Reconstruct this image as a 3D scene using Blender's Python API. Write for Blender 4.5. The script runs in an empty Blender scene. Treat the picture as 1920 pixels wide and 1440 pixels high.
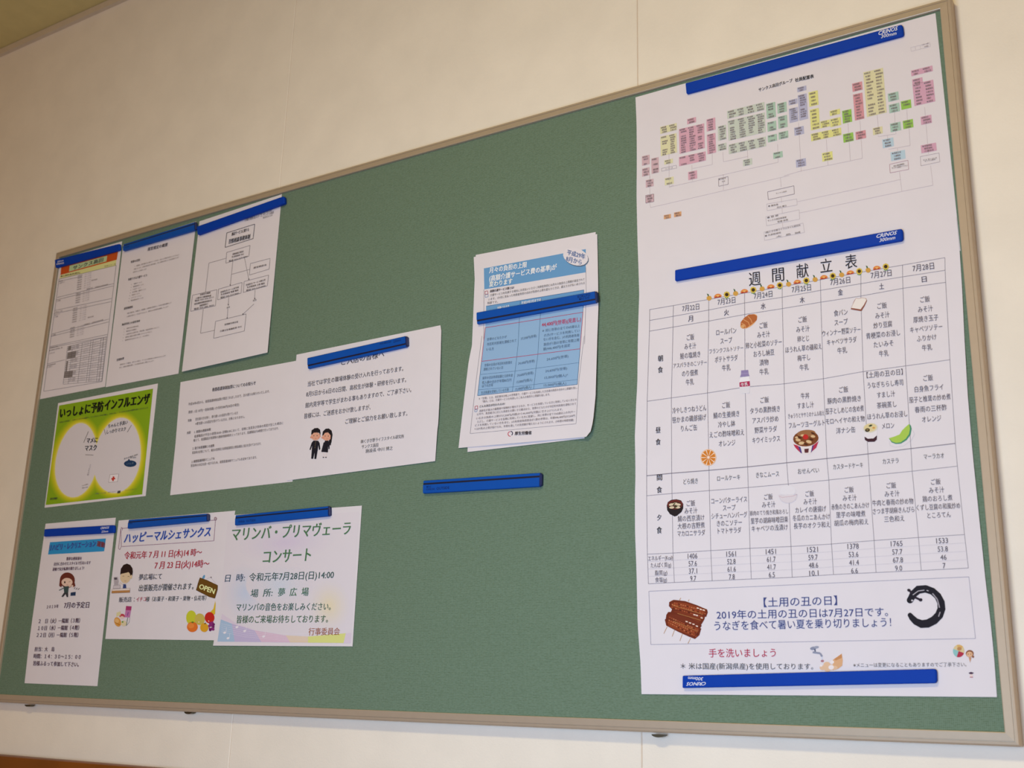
import bpy, math, random
from mathutils import Vector, Matrix
from mathutils.geometry import tessellate_polygon
random.seed(7)
SC = 1025.0                       # millimetres of the survey per scene metre
F = 2080.0                        # focal length in pixels of a 1920x1440 frame
CR = ((0.8483119347502612, 0.12105999498841709, 0.5154719575046472),
      (0.024827696290333323, 0.9633478827256303, -0.2671038044374514),
      (-0.528914404093123, 0.2393853263285988, 0.8142138654440656))
CZ = 1355.978
# ---------------------------------------------------------------- camera, light, exposure
scene = bpy.context.scene
cam_data = bpy.data.cameras.new('camera')
cam = bpy.data.objects.new('camera', cam_data)
scene.collection.objects.link(cam)
cam_data.sensor_width = 36.0
cam_data.lens = F / 1920 * 36
cam_data.clip_start = 0.02
# survey axes: u right, v up, z off the wall -> scene X, Z, -Y
rows = (CR[0], tuple(-c for c in CR[2]), CR[1])
m4 = Matrix(rows).to_4x4()
m4.translation = Vector((0, -CZ / SC, 0))
cam.matrix_world = m4
scene.camera = cam
cam_data.dof.use_dof = True
cam_data.dof.focus_distance = 1.62
cam_data.dof.aperture_fstop = 9.0

world = bpy.data.worlds.new('world')
scene.world = world
world.use_nodes = True
wb = world.node_tree.nodes['Background']
wb.inputs[0].default_value = (1.0, 0.45, 0.02, 1)
wb.inputs[1].default_value = 0.46

def area(name, loc, target, sx, sy, power, col):
    d = bpy.data.lights.new(name, 'AREA')
    d.shape = 'RECTANGLE'; d.size = sx; d.size_y = sy
    d.energy = power; d.color = col
    o = bpy.data.objects.new(name, d)
    o.location = loc
    o.rotation_euler = (Vector(target) - Vector(loc)).to_track_quat('-Z', 'Y').to_euler()
    scene.collection.objects.link(o)
    return o
area('window_daylight', (-0.476, -1.55, -0.148), (-0.8, 0, 0), 0.9, 0.7, 20.4, (0.46, 0.695, 1.0))
area('ceiling_lamp_light', (-0.58, -1.56, 1.37), (-0.58, -1.26, -1), 0.35, 0.22, 20.2, (1.0, 0.80, 0.43))
area('side_window_daylight', (0.95, -3.5, 0.45), (-0.3, 0, 0.3), 1.6, 1.9, 9.0, (0.86, 0.95, 1.0))

vs = scene.view_settings
vs.view_transform = 'Standard'
vs.look = 'None'
vs.gamma = 1.0
vs.use_curve_mapping = False
vs.exposure = -0.05
scene.cycles.use_denoising = True
scene.cycles.max_bounces = 6

# ---------------------------------------------------------------- helpers
def lin(h):
    if isinstance(h, str):
        h = h.lstrip('#'); h = [int(h[i:i+2], 16) / 255 for i in (0, 2, 4)]
    return tuple(c / 12.92 if c <= 0.04045 else ((c + 0.055) / 1.055) ** 2.4 for c in h) + (1,)

MATS = {}
def mat(key, col, rough=0.6, metal=0.0, noise=0.0, nscale=40, bump=0.0, bscale=200, spec=0.5, coords='Object'):
    if key in MATS: return MATS[key]
    m = bpy.data.materials.new(key); m.use_nodes = True
    nt = m.node_tree; b = nt.nodes['Principled BSDF']
    c = lin(col)
    b.inputs['Base Color'].default_value = c
    b.inputs['Roughness'].default_value = rough
    b.inputs['Metallic'].default_value = metal
    b.inputs['Specular IOR Level'].default_value = spec
    if noise or bump:
        tc = nt.nodes.new('ShaderNodeTexCoord')
    if noise:
        n = nt.nodes.new('ShaderNodeTexNoise'); n.inputs['Scale'].default_value = nscale
        n.inputs['Detail'].default_value = 5
        nt.links.new(tc.outputs[coords], n.inputs['Vector'])
        r = nt.nodes.new('ShaderNodeValToRGB')
        r.color_ramp.elements[0].position = 0.3; r.color_ramp.elements[1].position = 0.7
        r.color_ramp.elements[0].color = tuple(max(0, x * (1 - noise)) for x in c[:3]) + (1,)
        r.color_ramp.elements[1].color = tuple(min(1, x * (1 + noise)) for x in c[:3]) + (1,)
        nt.links.new(n.outputs['Fac'], r.inputs['Fac'])
        nt.links.new(r.outputs['Color'], b.inputs['Base Color'])
    if bump:
        n2 = nt.nodes.new('ShaderNodeTexNoise'); n2.inputs['Scale'].default_value = bscale
        nt.links.new(tc.outputs[coords], n2.inputs['Vector'])
        bp = nt.nodes.new('ShaderNodeBump'); bp.inputs['Strength'].default_value = bump
        bp.inputs['Distance'].default_value = 0.001
        nt.links.new(n2.outputs['Fac'], bp.inputs['Height'])
        nt.links.new(bp.outputs['Normal'], b.inputs['Normal'])
    MATS[key] = m
    return m

def ink(col):
    col = col.lstrip('#')
    return mat('ink_' + col, col, rough=0.7, spec=0.2)

def mesh_obj(name, verts, faces, mats, parent=None, fmats=None, smooth=False):
    me = bpy.data.meshes.new(name)
    me.from_pydata([tuple(v) for v in verts], [], faces)
    if not isinstance(mats, (list, tuple)): mats = [mats]
    for m in mats: me.materials.append(m)
    if fmats: me.polygons.foreach_set('material_index', fmats)
    if smooth: me.polygons.foreach_set('use_smooth', [True] * len(me.polygons))
    me.update()
    o = bpy.data.objects.new(name, me)
    scene.collection.objects.link(o)
    if parent: o.parent = parent
    return o

def tag(o, label=None, cat=None, group=None, kind=None):
    if label: o['label'] = label
    if cat: o['category'] = cat
    if group: o['group'] = group
    if kind: o['kind'] = kind
    return o

def W(u, v, z):                     # survey mm -> scene
    return Vector((u / SC, -z / SC, v / SC))

def uv(px, py, z):                  # image point on the plane z (mm off the fitted face)
    x = (px - 960) / F; y = -(py - 720) / F
    d = [CR[i][0] * x + CR[i][1] * y - CR[i][2] for i in range(3)]
    t = (z - CZ) / d[2]
    return d[0] * t, d[1] * t

def pt(px, py, z):
    u, v = uv(px, py, z)
    return W(u, v, z)

def boxmm(u0, u1, v0, v1, z0, z1):
    vv = [W(u, v, z) for u in (u0, u1) for v in (v0, v1) for z in (z0, z1)]
    ff = [(0, 1, 3, 2), (4, 6, 7, 5), (0, 4, 5, 1), (2, 3, 7, 6), (0, 2, 6, 4), (1, 5, 7, 3)]
    return vv, ff

def recenter(o, c):
    o.data.transform(Matrix.Translation(-c)); o.location = c

# ---------------------------------------------------------------- the room
WALL = -21.0
FAB = -4.0
CEIL_V = uv(105, 50, WALL)[1]
wall_m = mat('wall_vinyl', (0.93, 0.905, 0.855), rough=0.62, noise=0.03, nscale=14, bump=0.25, bscale=420)
gap_m = mat('wall_joint', (0.80, 0.72, 0.64), rough=0.8, noise=0.05)
wall = bpy.data.objects.new('wall_back', None); scene.collection.objects.link(wall)
wall.location = W(-1000, -1200, WALL); wall['kind'] = 'structure'
v_, f_ = boxmm(-4300, 2600, -1260, CEIL_V + 60, WALL - 60, WALL - 1.3)
bk = mesh_obj('wall_backing', v_, f_, gap_m); 
s1 = uv(523, 348, WALL)[0]; s2 = uv(1197, 140, WALL)[0]; s1b = uv(434, 1390, WALL)[0]; s2b = uv(1201, 1400, WALL)[0]
s1 = (s1 + s1b) / 2; s2 = (s2 + s2b) / 2
pitch = s2 - s1
def bevel_panel(u0, u1, v0, v1, z0, z1, c=1.2):
    V = [W(u0, v0, z0), W(u1, v0, z0), W(u1, v1, z0), W(u0, v1, z0),
         W(u0, v0, z1 - c), W(u1, v0, z1 - c), W(u1, v1, z1 - c), W(u0, v1, z1 - c),
         W(u0 + c, v0, z1), W(u1 - c, v0, z1), W(u1 - c, v1, z1), W(u0 + c, v1, z1)]
    Fc = [(3, 2, 1, 0), (0, 1, 5, 4), (2, 3, 7, 6), (1, 2, 6, 5), (3, 0, 4, 7),
          (4, 5, 9, 8), (6, 7, 11, 10), (5, 6, 10, 9), (7, 4, 8, 11), (8, 9, 10, 11)]
    return V, Fc
joints = [-4290, s1 - 1300, s1, s2, s2 + 910, s2 + 1820, 2590]
panels = []
for u, u1 in zip(joints, joints[1:]):
    v_, f_ = bevel_panel(u + 0.5, u1 - 0.5, -1250, CEIL_V + 20, WALL - 3, WALL, 0.9)
    panels.append(mesh_obj('wall_panel', v_, f_, wall_m))
def adopt(child, parent):
    child.parent = parent
    child.matrix_parent_inverse = Matrix.Translation(-parent.location)
for p_ in panels + [bk]: adopt(p_, wall)

v_, f_ = boxmm(-4300, 2600, CEIL_V, CEIL_V + 60, WALL - 60, 4200)
ceil_m = mat('ceiling_board', (0.80, 0.75, 0.52), rough=0.9, noise=0.04, nscale=30, bump=0.3, bscale=300)
o = mesh_obj('ceiling', v_, f_, ceil_m); o['kind'] = 'structure'
v_, f_ = boxmm(-4300, 2600, CEIL_V - 17, CEIL_V - 1, WALL + 0.2, WALL + 9)
o = mesh_obj('trim_1', v_, f_, mat('cornice', (0.80, 0.75, 0.67), rough=0.6, noise=0.03)); o['kind'] = 'structure'
v_, f_ = boxmm(-4300, 2600, -1260, -1200, WALL - 60, 4200)
o = mesh_obj('floor', v_, f_, mat('floor_wood', (0.62, 0.50, 0.36), rough=0.5, noise=0.12, nscale=3)); o['kind'] = 'structure'
v_, f_ = boxmm(-4360, -4300, -1260, CEIL_V + 60, WALL - 60, 4200)
o = mesh_obj('wall_left', v_, f_, wall_m); o['kind'] = 'structure'
# brown wooden rail under the board
wz = WALL + 24
wv = uv(130, 1427.5, wz)[1]
wood = mat('rail_wood', (0.48, 0.265, 0.05), rough=0.45, noise=0.18, nscale=9)
prof = [(0, WALL), (0, wz - 5), (-1.5, wz - 1.5), (-5, wz), (-120, wz), (-124, wz - 4), (-124, WALL)]
V = []; Fc = []
for uu in (-4290, 2590):
    for dv, z in prof: V.append(W(uu, wv + dv, z + (0.2 if z == WALL else 0)))
n = len(prof)
for i in range(n):
    j = (i + 1) % n; Fc.append((i, j, j + n, i + n))
Fc += [tuple(range(n))[::-1], tuple(range(n, 2 * n))]
o = mesh_obj('trim_2', V, Fc, wood); o['kind'] = 'structure'

# ---------------------------------------------------------------- bulletin board
L, Rr, T, B = -2031.0, -198.5, 886.5, -44.0
board = bpy.data.objects.new('bulletin_board', None); scene.collection.objects.link(board)
board.location = W((L + Rr) / 2, B, WALL)
tag(board, 'wide green fabric bulletin board in a champagne metal frame, hung on the panelled wall', 'bulletin board')
# fabric with a fine horizontal weave
fm = bpy.data.materials.new('green_fabric'); fm.use_nodes = True
nt = fm.node_tree; b = nt.nodes['Principled BSDF']; b.inputs['Roughness'].default_value = 0.9
b.inputs['Specular IOR Level'].default_value = 0.15
tc = nt.nodes.new('ShaderNodeTexCoord'); mp = nt.nodes.new('ShaderNodeMapping')
mp.inputs['Scale'].default_value = (260, 60, 620)
nt.links.new(tc.outputs['Object'], mp.inputs['Vector'])
n1 = nt.nodes.new('ShaderNodeTexNoise'); n1.inputs['Scale'].default_value = 1.0; n1.inputs['Detail'].default_value = 3
nt.links.new(mp.outputs['Vector'], n1.inputs['Vector'])
wv1 = nt.nodes.new('ShaderNodeTexWave'); wv1.bands_direction = 'Z'; wv1.inputs['Scale'].default_value = 170
wv1.inputs['Distortion'].default_value = 1.2; wv1.inputs['Detail'].default_value = 2
nt.links.new(tc.outputs['Object'], wv1.inputs['Vector'])
wv2 = nt.nodes.new('ShaderNodeTexWave'); wv2.bands_direction = 'X'; wv2.inputs['Scale'].default_value = 150
wv2.inputs['Distortion'].default_value = 1.5
nt.links.new(tc.outputs['Object'], wv2.inputs['Vector'])
mx = nt.nodes.new('ShaderNodeMath'); mx.operation = 'ADD'
nt.links.new(n1.outputs['Fac'], mx.inputs[0]); 
mu = nt.nodes.new('ShaderNodeMath'); mu.operation = 'MULTIPLY'; mu.inputs[1].default_value = 0.5
nt.links.new(wv1.outputs['Fac'], mu.inputs[0]); nt.links.new(mu.outputs[0], mx.inputs[1])
m2 = nt.nodes.new('ShaderNodeMath'); m2.operation = 'MULTIPLY_ADD'; m2.inputs[1].default_value = 0.25
nt.links.new(wv2.outputs['Fac'], m2.inputs[0]); nt.links.new(mx.outputs[0], m2.inputs[2])
rp = nt.nodes.new('ShaderNodeValToRGB')
rp.color_ramp.elements[0].position = 0.4; rp.color_ramp.elements[1].position = 1.25
rp.color_ramp.elements[0].color = lin((0.34, 0.42, 0.325)); rp.color_ramp.elements[1].color = lin((0.445, 0.535, 0.465))
nt.links.new(m2.outputs[0], rp.inputs['Fac']); nt.links.new(rp.outputs['Color'], b.inputs['Base Color'])
bp = nt.nodes.new('ShaderNodeBump'); bp.inputs['Strength'].default_value = 0.2; bp.inputs['Distance'].default_value = 0.0006
nt.links.new(m2.outputs[0], bp.inputs['Height']); nt.links.new(bp.outputs['Normal'], b.inputs['Normal'])
v_, f_ = boxmm(L + 8, Rr - 8, B + 8, T - 8, WALL + 1.5, FAB)
adopt(mesh_obj('fabric_panel', v_, f_, fm), board)
frame_m = mat('frame_metal', (0.735, 0.675, 0.595), rough=0.45, metal=0.32, noise=0.02, nscale=90)
# rail profile: (distance in from the outer edge, z)
RP = [(0, WALL + 0.8), (0, -4.6), (0.8, -3.2), (2.0, -2.5), (4.4, -1.9), (4.7, -2.8), (5.3, -2.7), (5.6, -1.6), (13.8, 0.2), (14.6, -0.3), (14.8, FAB + 0.05), (9, FAB - 0.6), (9, WALL + 0.8)]
def bowT(t): return 4 * t * (1 - t)     # the long rails bow a touch outwards
def rail(side):
    N = 24; V = []; Fc = []
    for i in range(N + 1):
        t = i / N
        for w, z in RP:
            if side in ('top', 'bottom'):
                uu = (L + w) + t * ((Rr - w) - (L + w))
                vv = T - w + 3.6 * bowT(t) + 0.6 * math.sin(2 * math.pi * t) if side == 'top' else B + w - 2.6 * bowT(t)
            else:
                vv = (B + w) + t * ((T - w) - (B + w))
                uu = L + w if side == 'left' else Rr - w
            V.append(W(uu, vv, z))
    n = len(RP)
    for i in range(N):
        for k in range(n):
            a = i * n + k; b2 = i * n + (k + 1) % n
            Fc.append((a, b2, b2 + n, a + n) if side in ('top', 'left') else (a, a + n, b2 + n, b2))
    Fc.append(tuple(range(n))); Fc.append(tuple(N * n + k for k in range(n))[::-1])
    adopt(mesh_obj('frame_rail', V, Fc, frame_m), board)
for s_ in ('top', 'bottom', 'left', 'right'): rail(s_)
brk = mat('bracket_steel', (0.33, 0.31, 0.25), rough=0.4, metal=0.8, noise=0.05)
for bx in (55, 357, 1236):
    uu = uv(bx, 1330, -12)[0]
    V = []; Fc = []
    N = 12
    for k in range(N + 1):
        a = math.pi * k / N
        for z in (-16, -7): V.append(W(uu - 9 * math.cos(a), B - 1.9 - 3.6 * math.sin(a) - (2.4 if bx > 1000 else 0.6), z))
    for k in range(N):
        Fc.append((2 * k, 2 * k + 1, 2 * k + 3, 2 * k + 2))
    Fc.append(tuple(range(0, 2 * N + 2, 2))); Fc.append(tuple(range(1, 2 * N + 2, 2))[::-1])
    Fc.append((0, 2 * N, 2 * N + 1, 1))
    adopt(mesh_obj('mounting_bracket', V, Fc, brk), board)

# ---------------------------------------------------------------- lettering
tcv = bpy.data.curves.new('lettering', 'FONT'); tob = bpy.data.objects.new('lettering', tcv)
scene.collection.objects.link(tob)
TC = {}
def glyphs(s, bold=0.0, res=2, shear=0.0):
    k = (s, bold, res, shear)
    if k in TC: return TC[k]
    tcv.body = s; tcv.resolution_u = res; tcv.offset = bold; tcv.shear = shear
    tob.update_tag()
    dg = bpy.context.evaluated_depsgraph_get()
    e = tob.evaluated_get(dg); me = e.to_mesh()
    vs_ = [(v.co.x, v.co.y) for v in me.vertices]
    fs = [tuple(p.vertices) for p in me.polygons]
    e.to_mesh_clear()
    TC[k] = (vs_, fs)
    return TC[k]
_g = glyphs('国')[0]
EM = (max(v[1] for v in _g) - min(v[1] for v in _g)) / 0.93
MID = (max(v[1] for v in _g) + min(v[1] for v in _g)) / 2

def fade(c, f):                      # small print lays down less ink
    c = c.lstrip('#'); v = [int(c[i:i+2], 16) for i in (0, 2, 4)]
    return '#%02x%02x%02x' % tuple(int((round((x + (205 - x) * f) / 6) * 6)) for x in v)

def homog(src, dst):                # 4-point homography, plain gaussian elimination
    A = []; bb = []
    for (x, y), (X, Y) in zip(src, dst):
        A.append([x, y, 1, 0, 0, 0, -X * x, -X * y]); bb.append(X)
        A.append([0, 0, 0, x, y, 1, -Y * x, -Y * y]); bb.append(Y)
    n = 8
    M = [A[i] + [bb[i]] for i in range(n)]
    for i in range(n):
        p = max(range(i, n), key=lambda r: abs(M[r][i])); M[i], M[p] = M[p], M[i]
        for r in range(n):
            if r != i:
                f = M[r][i] / M[i][i]
                M[r] = [a - f * c for a, c in zip(M[r], M[i])]
    h = [M[i][n] / M[i][i] for i in range(n)] + [1]
    return h
def happly(h, x, y):
    w = h[6] * x + h[7] * y + h[8]
    return (h[0] * x + h[1] * y + h[2]) / w, (h[3] * x + h[4] * y + h[5]) / w
def poly_at(P, t):
    for (t0, x0, y0), (t1, x1, y1) in zip(P, P[1:]):
        if t <= t1 + 1e-9:
            f = (t - t0) / (t1 - t0); return x0 + f * (x1 - x0), y0 + f * (y1 - y0)
    return P[-1][1:]

paper_m = mat('white_paper', (0.885, 0.87, 0.90), rough=0.65, noise=0.012, nscale=25, spec=0.25)

class Z:                            # reads positions off an enlarged crop
    def __init__(s, x, y, k): s.x, s.y, s.k = x, y, k
    def __call__(s, a, b): return (s.x + a * s.k, s.y + b * s.k)
PX = Z(0, 0, 1)

class Sheet:
    def __init__(s, name, label, cat, c, z=0.0, bulge=None, left=None, right=None, group=None, n=22, m=None):
        s.c = c; s.z0 = FAB + 0.35 + z; s.bulge = bulge
        s.H = homog(c, [(0, 0), (1, 0), (1, 1), (0, 1)])
        s.Hi = homog([(0, 0), (1, 0), (1, 1), (0, 1)], c)
        s.parts = {}; s.lev = 0.14
        Lp = left or [(0, *c[0]), (1, *c[3])]; Rp = right or [(0, *c[1]), (1, *c[2])]
        V = []; Fc = []
        for j in range(n + 1):
            t = j / n
            a = poly_at(Lp, t); b2 = poly_at(Rp, t)
            for i in range(n + 1):
                q = i / n
                x = a[0] + q * (b2[0] - a[0]); y = a[1] + q * (b2[1] - a[1])
                V.append((x, y))
        D = [s.depth(*p) for p in V]
        top = [pt(x, y, d) for (x, y), d in zip(V, D)]
        bot = [p + Vector((0, 0.0002, 0)) for p in top]
        M = n + 1; K = M * M
        for j in range(n):
            for i in range(n):
                a = j * M + i
                Fc.append((a, a + M, a + M + 1, a + 1)); Fc.append((K + a, K + a + 1, K + a + M + 1, K + a + M))
        ring = list(range(n)) + [i * M + n for i in range(n)] + [n * M + n - i for i in range(n)] + [(n - i) * M for i in range(n)]
        AV = top + bot + [top[i] for i in ring] + [bot[i] for i in ring]
        Q = len(ring)
        for i in range(Q):
            j = (i + 1) % Q; Fc.append((2 * K + i, 2 * K + j, 2 * K + Q + j, 2 * K + Q + i))
        s.o = mesh_obj(name, AV, Fc, m or paper_m, smooth=False)
        me = s.o.data
        for p in me.polygons: p.use_smooth = len(me.polygons) and p.index < 2 * n * n
        ctr = (top[0] + top[n] + top[K - 1] + top[n * M]) / 4
        recenter(s.o, ctr)
        tag(s.o, label, cat, group)
    def depth(s, x, y):
        if not s.bulge: return s.z0
        q, t = happly(s.H, x, y)
        return s.z0 + s.bulge(min(1, max(0, q)), min(1, max(0, t)))
    def dirs(s, x, y):
        q, t = happly(s.H, x, y)
        a = happly(s.Hi, q + 0.004, t); b2 = happly(s.Hi, q, t + 0.004)
        du = (a[0] - x, a[1] - y); dv = (b2[0] - x, b2[1] - y)
        l1 = math.hypot(*du); l2 = math.hypot(*dv)
        return (du[0] / l1, du[1] / l1), (dv[0] / l2, dv[1] / l2)
    def add(s, part, pts, faces, col, lev=None):
        p = s.parts.setdefault(part, {'v': [], 'f': [], 'm': [], 'i': [], 'keys': {}})
        if col not in p['keys']: p['keys'][col] = len(p['m']); p['m'].append(ink(col))
        if lev is None:
            if part == 'printed_area': s.lev += 0.003; lev = s.lev
            elif part in ('printed_lines', 'table_lines'): lev = 0.32
            elif part == 'coloured_box': lev = 0.22
            else: p['lev'] = p.get('lev', 0.35) + 0.003; lev = p['lev']
        k = len(p['v'])
        if part.endswith('_picture'):       # a picture is flat print: keep it on one tangent plane
            if 'pl' not in p:
                x0 = sum(q[0] for q in pts) / len(pts); y0 = sum(q[1] for q in pts) / len(pts); d0 = s.depth(x0, y0)
                p['pl'] = (x0, y0, d0, (s.depth(x0 + 4, y0) - s.depth(x0 - 4, y0)) / 8, (s.depth(x0, y0 + 4) - s.depth(x0, y0 - 4)) / 8)
            x0, y0, d0, gx, gy = p['pl']
            for x, y in pts: p['v'].append(pt(x, y, d0 + gx * (x - x0) + gy * (y - y0) + lev))
        else:
            for x, y in pts: p['v'].append(pt(x, y, s.depth(x, y) + lev))
        for f in faces:
            p['f'].append(tuple(k + i for i in f)); p['i'].append(p['keys'][col])
    # --- text between the middles of its left and right ends, h = glyph height
    def text(s, cv, st, x0, y0, x1, y1, h, col='#35303a', bold=0.004, part='printed_text', res=2, shear=0, flip=False, up=None):
        vs_, fs = glyphs(st, 0.0, res, shear)
        if not vs_: return
        (ax, ay), (bx, by) = cv(x0, y0), cv(x1, y1)
        h = h * cv.k
        if flip: ax, ay, bx, by = bx, by, ax, ay
        mn = min(v[0] for v in vs_); mxx = max(v[0] for v in vs_)
        _, d = s.dirs((ax + bx) / 2, (ay + by) / 2)
        if up: d = up
        if flip: d = (-d[0], -d[1])
        sy = h / EM / 0.93
        P = []
        if h < 13: col = fade(col, 0.30 * (13 - h) / 13 + (.08 if bold < .01 else 0))
        for gx, gy in vs_:
            f = (gx - mn) / (mxx - mn); g = (gy - MID) * sy
            P.append((ax + f * (bx - ax) - d[0] * g, ay + f * (by - ay) - d[1] * g))
        if bold < 0.008: offs = [(0, 0)]
        elif bold < 0.02: offs = [(-bold, 0), (bold, 0)]
        else: offs = [(-bold, -bold * .5), (bold, bold * .5), (bold * .2, -bold * .7), (-bold * .2, bold * .7)]
        for k, (ox, oy) in enumerate(offs):
            s.add(part, [(x + ox * h * 1.1, y + oy * h * 1.1) for x, y in P], fs, col, lev=0.80 + 0.004 * k)
    def ctext(s, st, x, y, w, h, col='#4a4550', bold=0.002, cv=PX, **k):
        x, y = cv(x, y); w *= cv.k; h *= cv.k
        d, _ = s.dirs(x, y)
        s.text(PX, st, x - d[0] * w / 2, y - d[1] * w / 2, x + d[0] * w / 2, y + d[1] * w / 2, h, col, bold, **k)
    def poly(s, cv, P, col, part='printed_picture', lev=None):
        P = [cv(*p) for p in P]
        tr = tessellate_polygon([[Vector((x, y, 0)) for x, y in P]])
        s.add(part, P, [tuple(t) for t in tr], col, lev)
    def ell(s, cv, x, y, rx, ry, col, rot=0, part='printed_picture', n=20, a0=0, a1=360, lev=None):
        c, sn = math.cos(math.radians(rot)), math.sin(math.radians(rot))
        P = [cv(x, y)]; R_ = 1 if max(rx, ry) * cv.k < 8 else 4
        for q in range(1, R_ + 1):
            for i in range(n + 1):
                a = math.radians(a0 + (a1 - a0) * i / n)
                ex, ey = rx * q / R_ * math.cos(a), ry * q / R_ * math.sin(a)
                P.append(cv(x + ex * c - ey * sn, y + ex * sn + ey * c))
        M = n + 1
        Fc = [(0, i, i + 1) for i in range(1, n + 1)]
        for q in range(R_ - 1):
            Fc += [(1 + q * M + i, 1 + (q + 1) * M + i, 2 + (q + 1) * M + i, 2 + q * M + i) for i in range(n)]
        s.add(part, P, Fc, col, lev)
    def line(s, cv, P, w, col, part='printed_lines', lev=None, seg=14):
        P = [cv(*p) for p in P]; w = w / 2
        for (ax, ay), (bx, by) in zip(P, P[1:]):
            l = math.hypot(bx - ax, by - ay)
            if l < 1e-6: continue
            k = max(1, int(l / seg)); nx, ny = -(by - ay) / l * w, (bx - ax) / l * w
            V = []
            for i in range(k + 1):
                x = ax + (bx - ax) * i / k; y = ay + (by - ay) * i / k
                V += [(x + nx, y + ny), (x - nx, y - ny)]
            s.add(part, V, [(2 * i, 2 * i + 1, 2 * i + 3, 2 * i + 2) for i in range(k)], col, lev)
    def fill(s, cv, P, col, part='printed_area', n=20, lev=None):
        a, b2, c, d = [cv(*p) for p in P]; V = []
        for j in range(n + 1):
            t = j / n
            for i in range(n + 1):
                q = i / n
                V.append(tuple((1 - q) * ((1 - t) * a[k] + t * d[k]) + q * ((1 - t) * b2[k] + t * c[k]) for k in (0, 1)))
        M = n + 1
        s.add(part, V, [(j * M + i, j * M + M + i, j * M + M + i + 1, j * M + i + 1) for j in range(n) for i in range(n)], col, lev)
    def quad(s, cv, x0, y0, x1, y1):  # parallelogram square to the sheet, from its top left and bottom right corners
        a, c = cv(x0, y0), cv(x1, y1)
        d, e = s.dirs((a[0] + c[0]) / 2, (a[1] + c[1]) / 2)
        dx, dy = c[0] - a[0], c[1] - a[1]
        det = d[0] * e[1] - d[1] * e[0]
        p = (dx * e[1] - dy * e[0]) / det; q = (d[0] * dy - d[1] * dx) / det
        return [a, (a[0] + d[0] * p, a[1] + d[1] * p), c, (a[0] + e[0] * q, a[1] + e[1] * q)]
    def outline(s, cv, P, w, col, part='printed_lines'):
        s.line(cv, list(P) + [P[0]], w, col, part)
    def done(s):
        for k, p in s.parts.items():
            o = mesh_obj(k, p['v'], p['f'], p['m'], fmats=p['i'])
            o['kind'] = 'stuff'
            adopt(o, s.o)
        return s.o
# ---------------------------------------------------------------- crops the positions were read in
c1 = Z(60, 440, .22222); c2 = Z(330, 360, .23614); c3 = Z(70, 710, .17357); c4 = Z(310, 670, .18755)
c5 = Z(530, 600, .21528); c6 = Z(40, 960, .23602); c7 = Z(190, 940, .19449); c8 = Z(390, 930, .20833)
d1 = Z(850, 425, .15279); d2 = Z(850, 630, .15969); d4 = Z(1180, 150, .1875); d5 = Z(1470, 30, .20833)
d6 = Z(1180, 320, .16667); d7 = Z(1480, 250, .1944); d8 = Z(1200, 540, .15276)
e1 = Z(1460, 500, .19271); e2 = Z(1200, 730, .15974); e3 = Z(1480, 720, .19271); e4 = Z(1190, 900, .171875)
e5 = Z(1500, 900, .1875); e6 = Z(1190, 1080, .18229); e7 = Z(1500, 1080, .19792); e8 = Z(1250, 410, .24479)
f1 = Z(1190, 200, .15274); f2 = Z(1340, 160, .11111); f3 = Z(200, 440, .11111); f4 = Z(340, 440, .13889)
f5 = Z(70, 590, .11111); f6 = Z(190, 1030, .11111); f7 = Z(330, 1060, .0972); f8 = Z(200, 600, .0972); f9 = Z(1560, 600, .19436)
DK = '#2e2a30'; GR = '#57525c'

# ================================================================ 1 price list (far left)
s = Sheet('notice_sheet', 'price table sheet with an orange and green heading, in the top left corner', 'notice',
          [(113, 486), (229, 452.5), (197, 725), (75, 748.5)], z=0.0, bulge=lambda q, t: 0.8 * math.sin(math.pi * t))
s.fill(c1, [(248, 265), (728, 135), (715, 212), (240, 340)], '#c4531f', n=6)
s.fill(c1, [(318, 262), (635, 178), (628, 225), (312, 312)], '#b9cfa0', n=4)
s.fill(c1, [(238, 342), (712, 212), (706, 262), (232, 370)], '#dcdf9c', n=6)
s.text(c1, 'サンクス高田', 345, 283, 600, 210, 34, DK, 0.012)
s.text(c1, '●入居料金表(税込)', 242, 352, 405, 318, 14, DK, 0.01)
s.text(c1, '平成三十一年', 610, 268, 708, 246, 11, '#6a5a40')
fr = [(228, 375), (710, 258), (590, 1240), (98, 1322)]
s.outline(c1, fr, 0.5, GR)
def rowline(s, a, b, y0, y1, w=0.5):
    s.line(c1, [(a, y0), (b, y1)], w, GR)
for xa, ya, xb, yb in [(222, 395, 420, 352), (212, 530, 690, 412), (207, 550, 685, 432), (190, 640, 672, 538), (183, 668, 668, 565),
                       (168, 838, 650, 712), (163, 858, 648, 735), (150, 945, 635, 842), (148, 955, 632, 862), (130, 1090, 280, 1055)]:
    s.line(c1, [(xa, ya), (xb, yb)], 0.5, GR)
for xx, yy in [(385, 350), (370, 500), (345, 625), (322, 790)]:
    for k in range(7 if yy in (350, 625) else 5):
        s.text(c1, '月額利用料', xx - k * 1.5, yy + k * 19, xx + 40 - k * 1.5, yy + k * 19 - 9, 11, GR)
        s.text(c1, '：五八、三二〇円', xx + 55 - k * 1.5, yy + k * 19 - 13, xx + 115 - k * 1.5, yy + k * 19 - 28, 10, '#7a7480')
for xx, yy, t_ in [(232, 395, '夢の間'), (232, 410, '個室タイプ'), (205, 562, '二人部屋'), (195, 655, '食費込み一か月'), (190, 680, '個室タイプ'), (185, 697, '二十四室'), (165, 850, '二人部屋'),
                   (150, 958, '介護保険自己負担'), (146, 978, '要介護度別の負担額(一割)'), (140, 1005, '一か月三十日'), (130, 1105, '居宅療養管理指導'), (128, 1120, '月二回まで')]:
    s.text(c1, t_, xx, yy, xx + 8.5 * len(t_), yy - 2.0 * len(t_), 11, GR)
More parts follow.
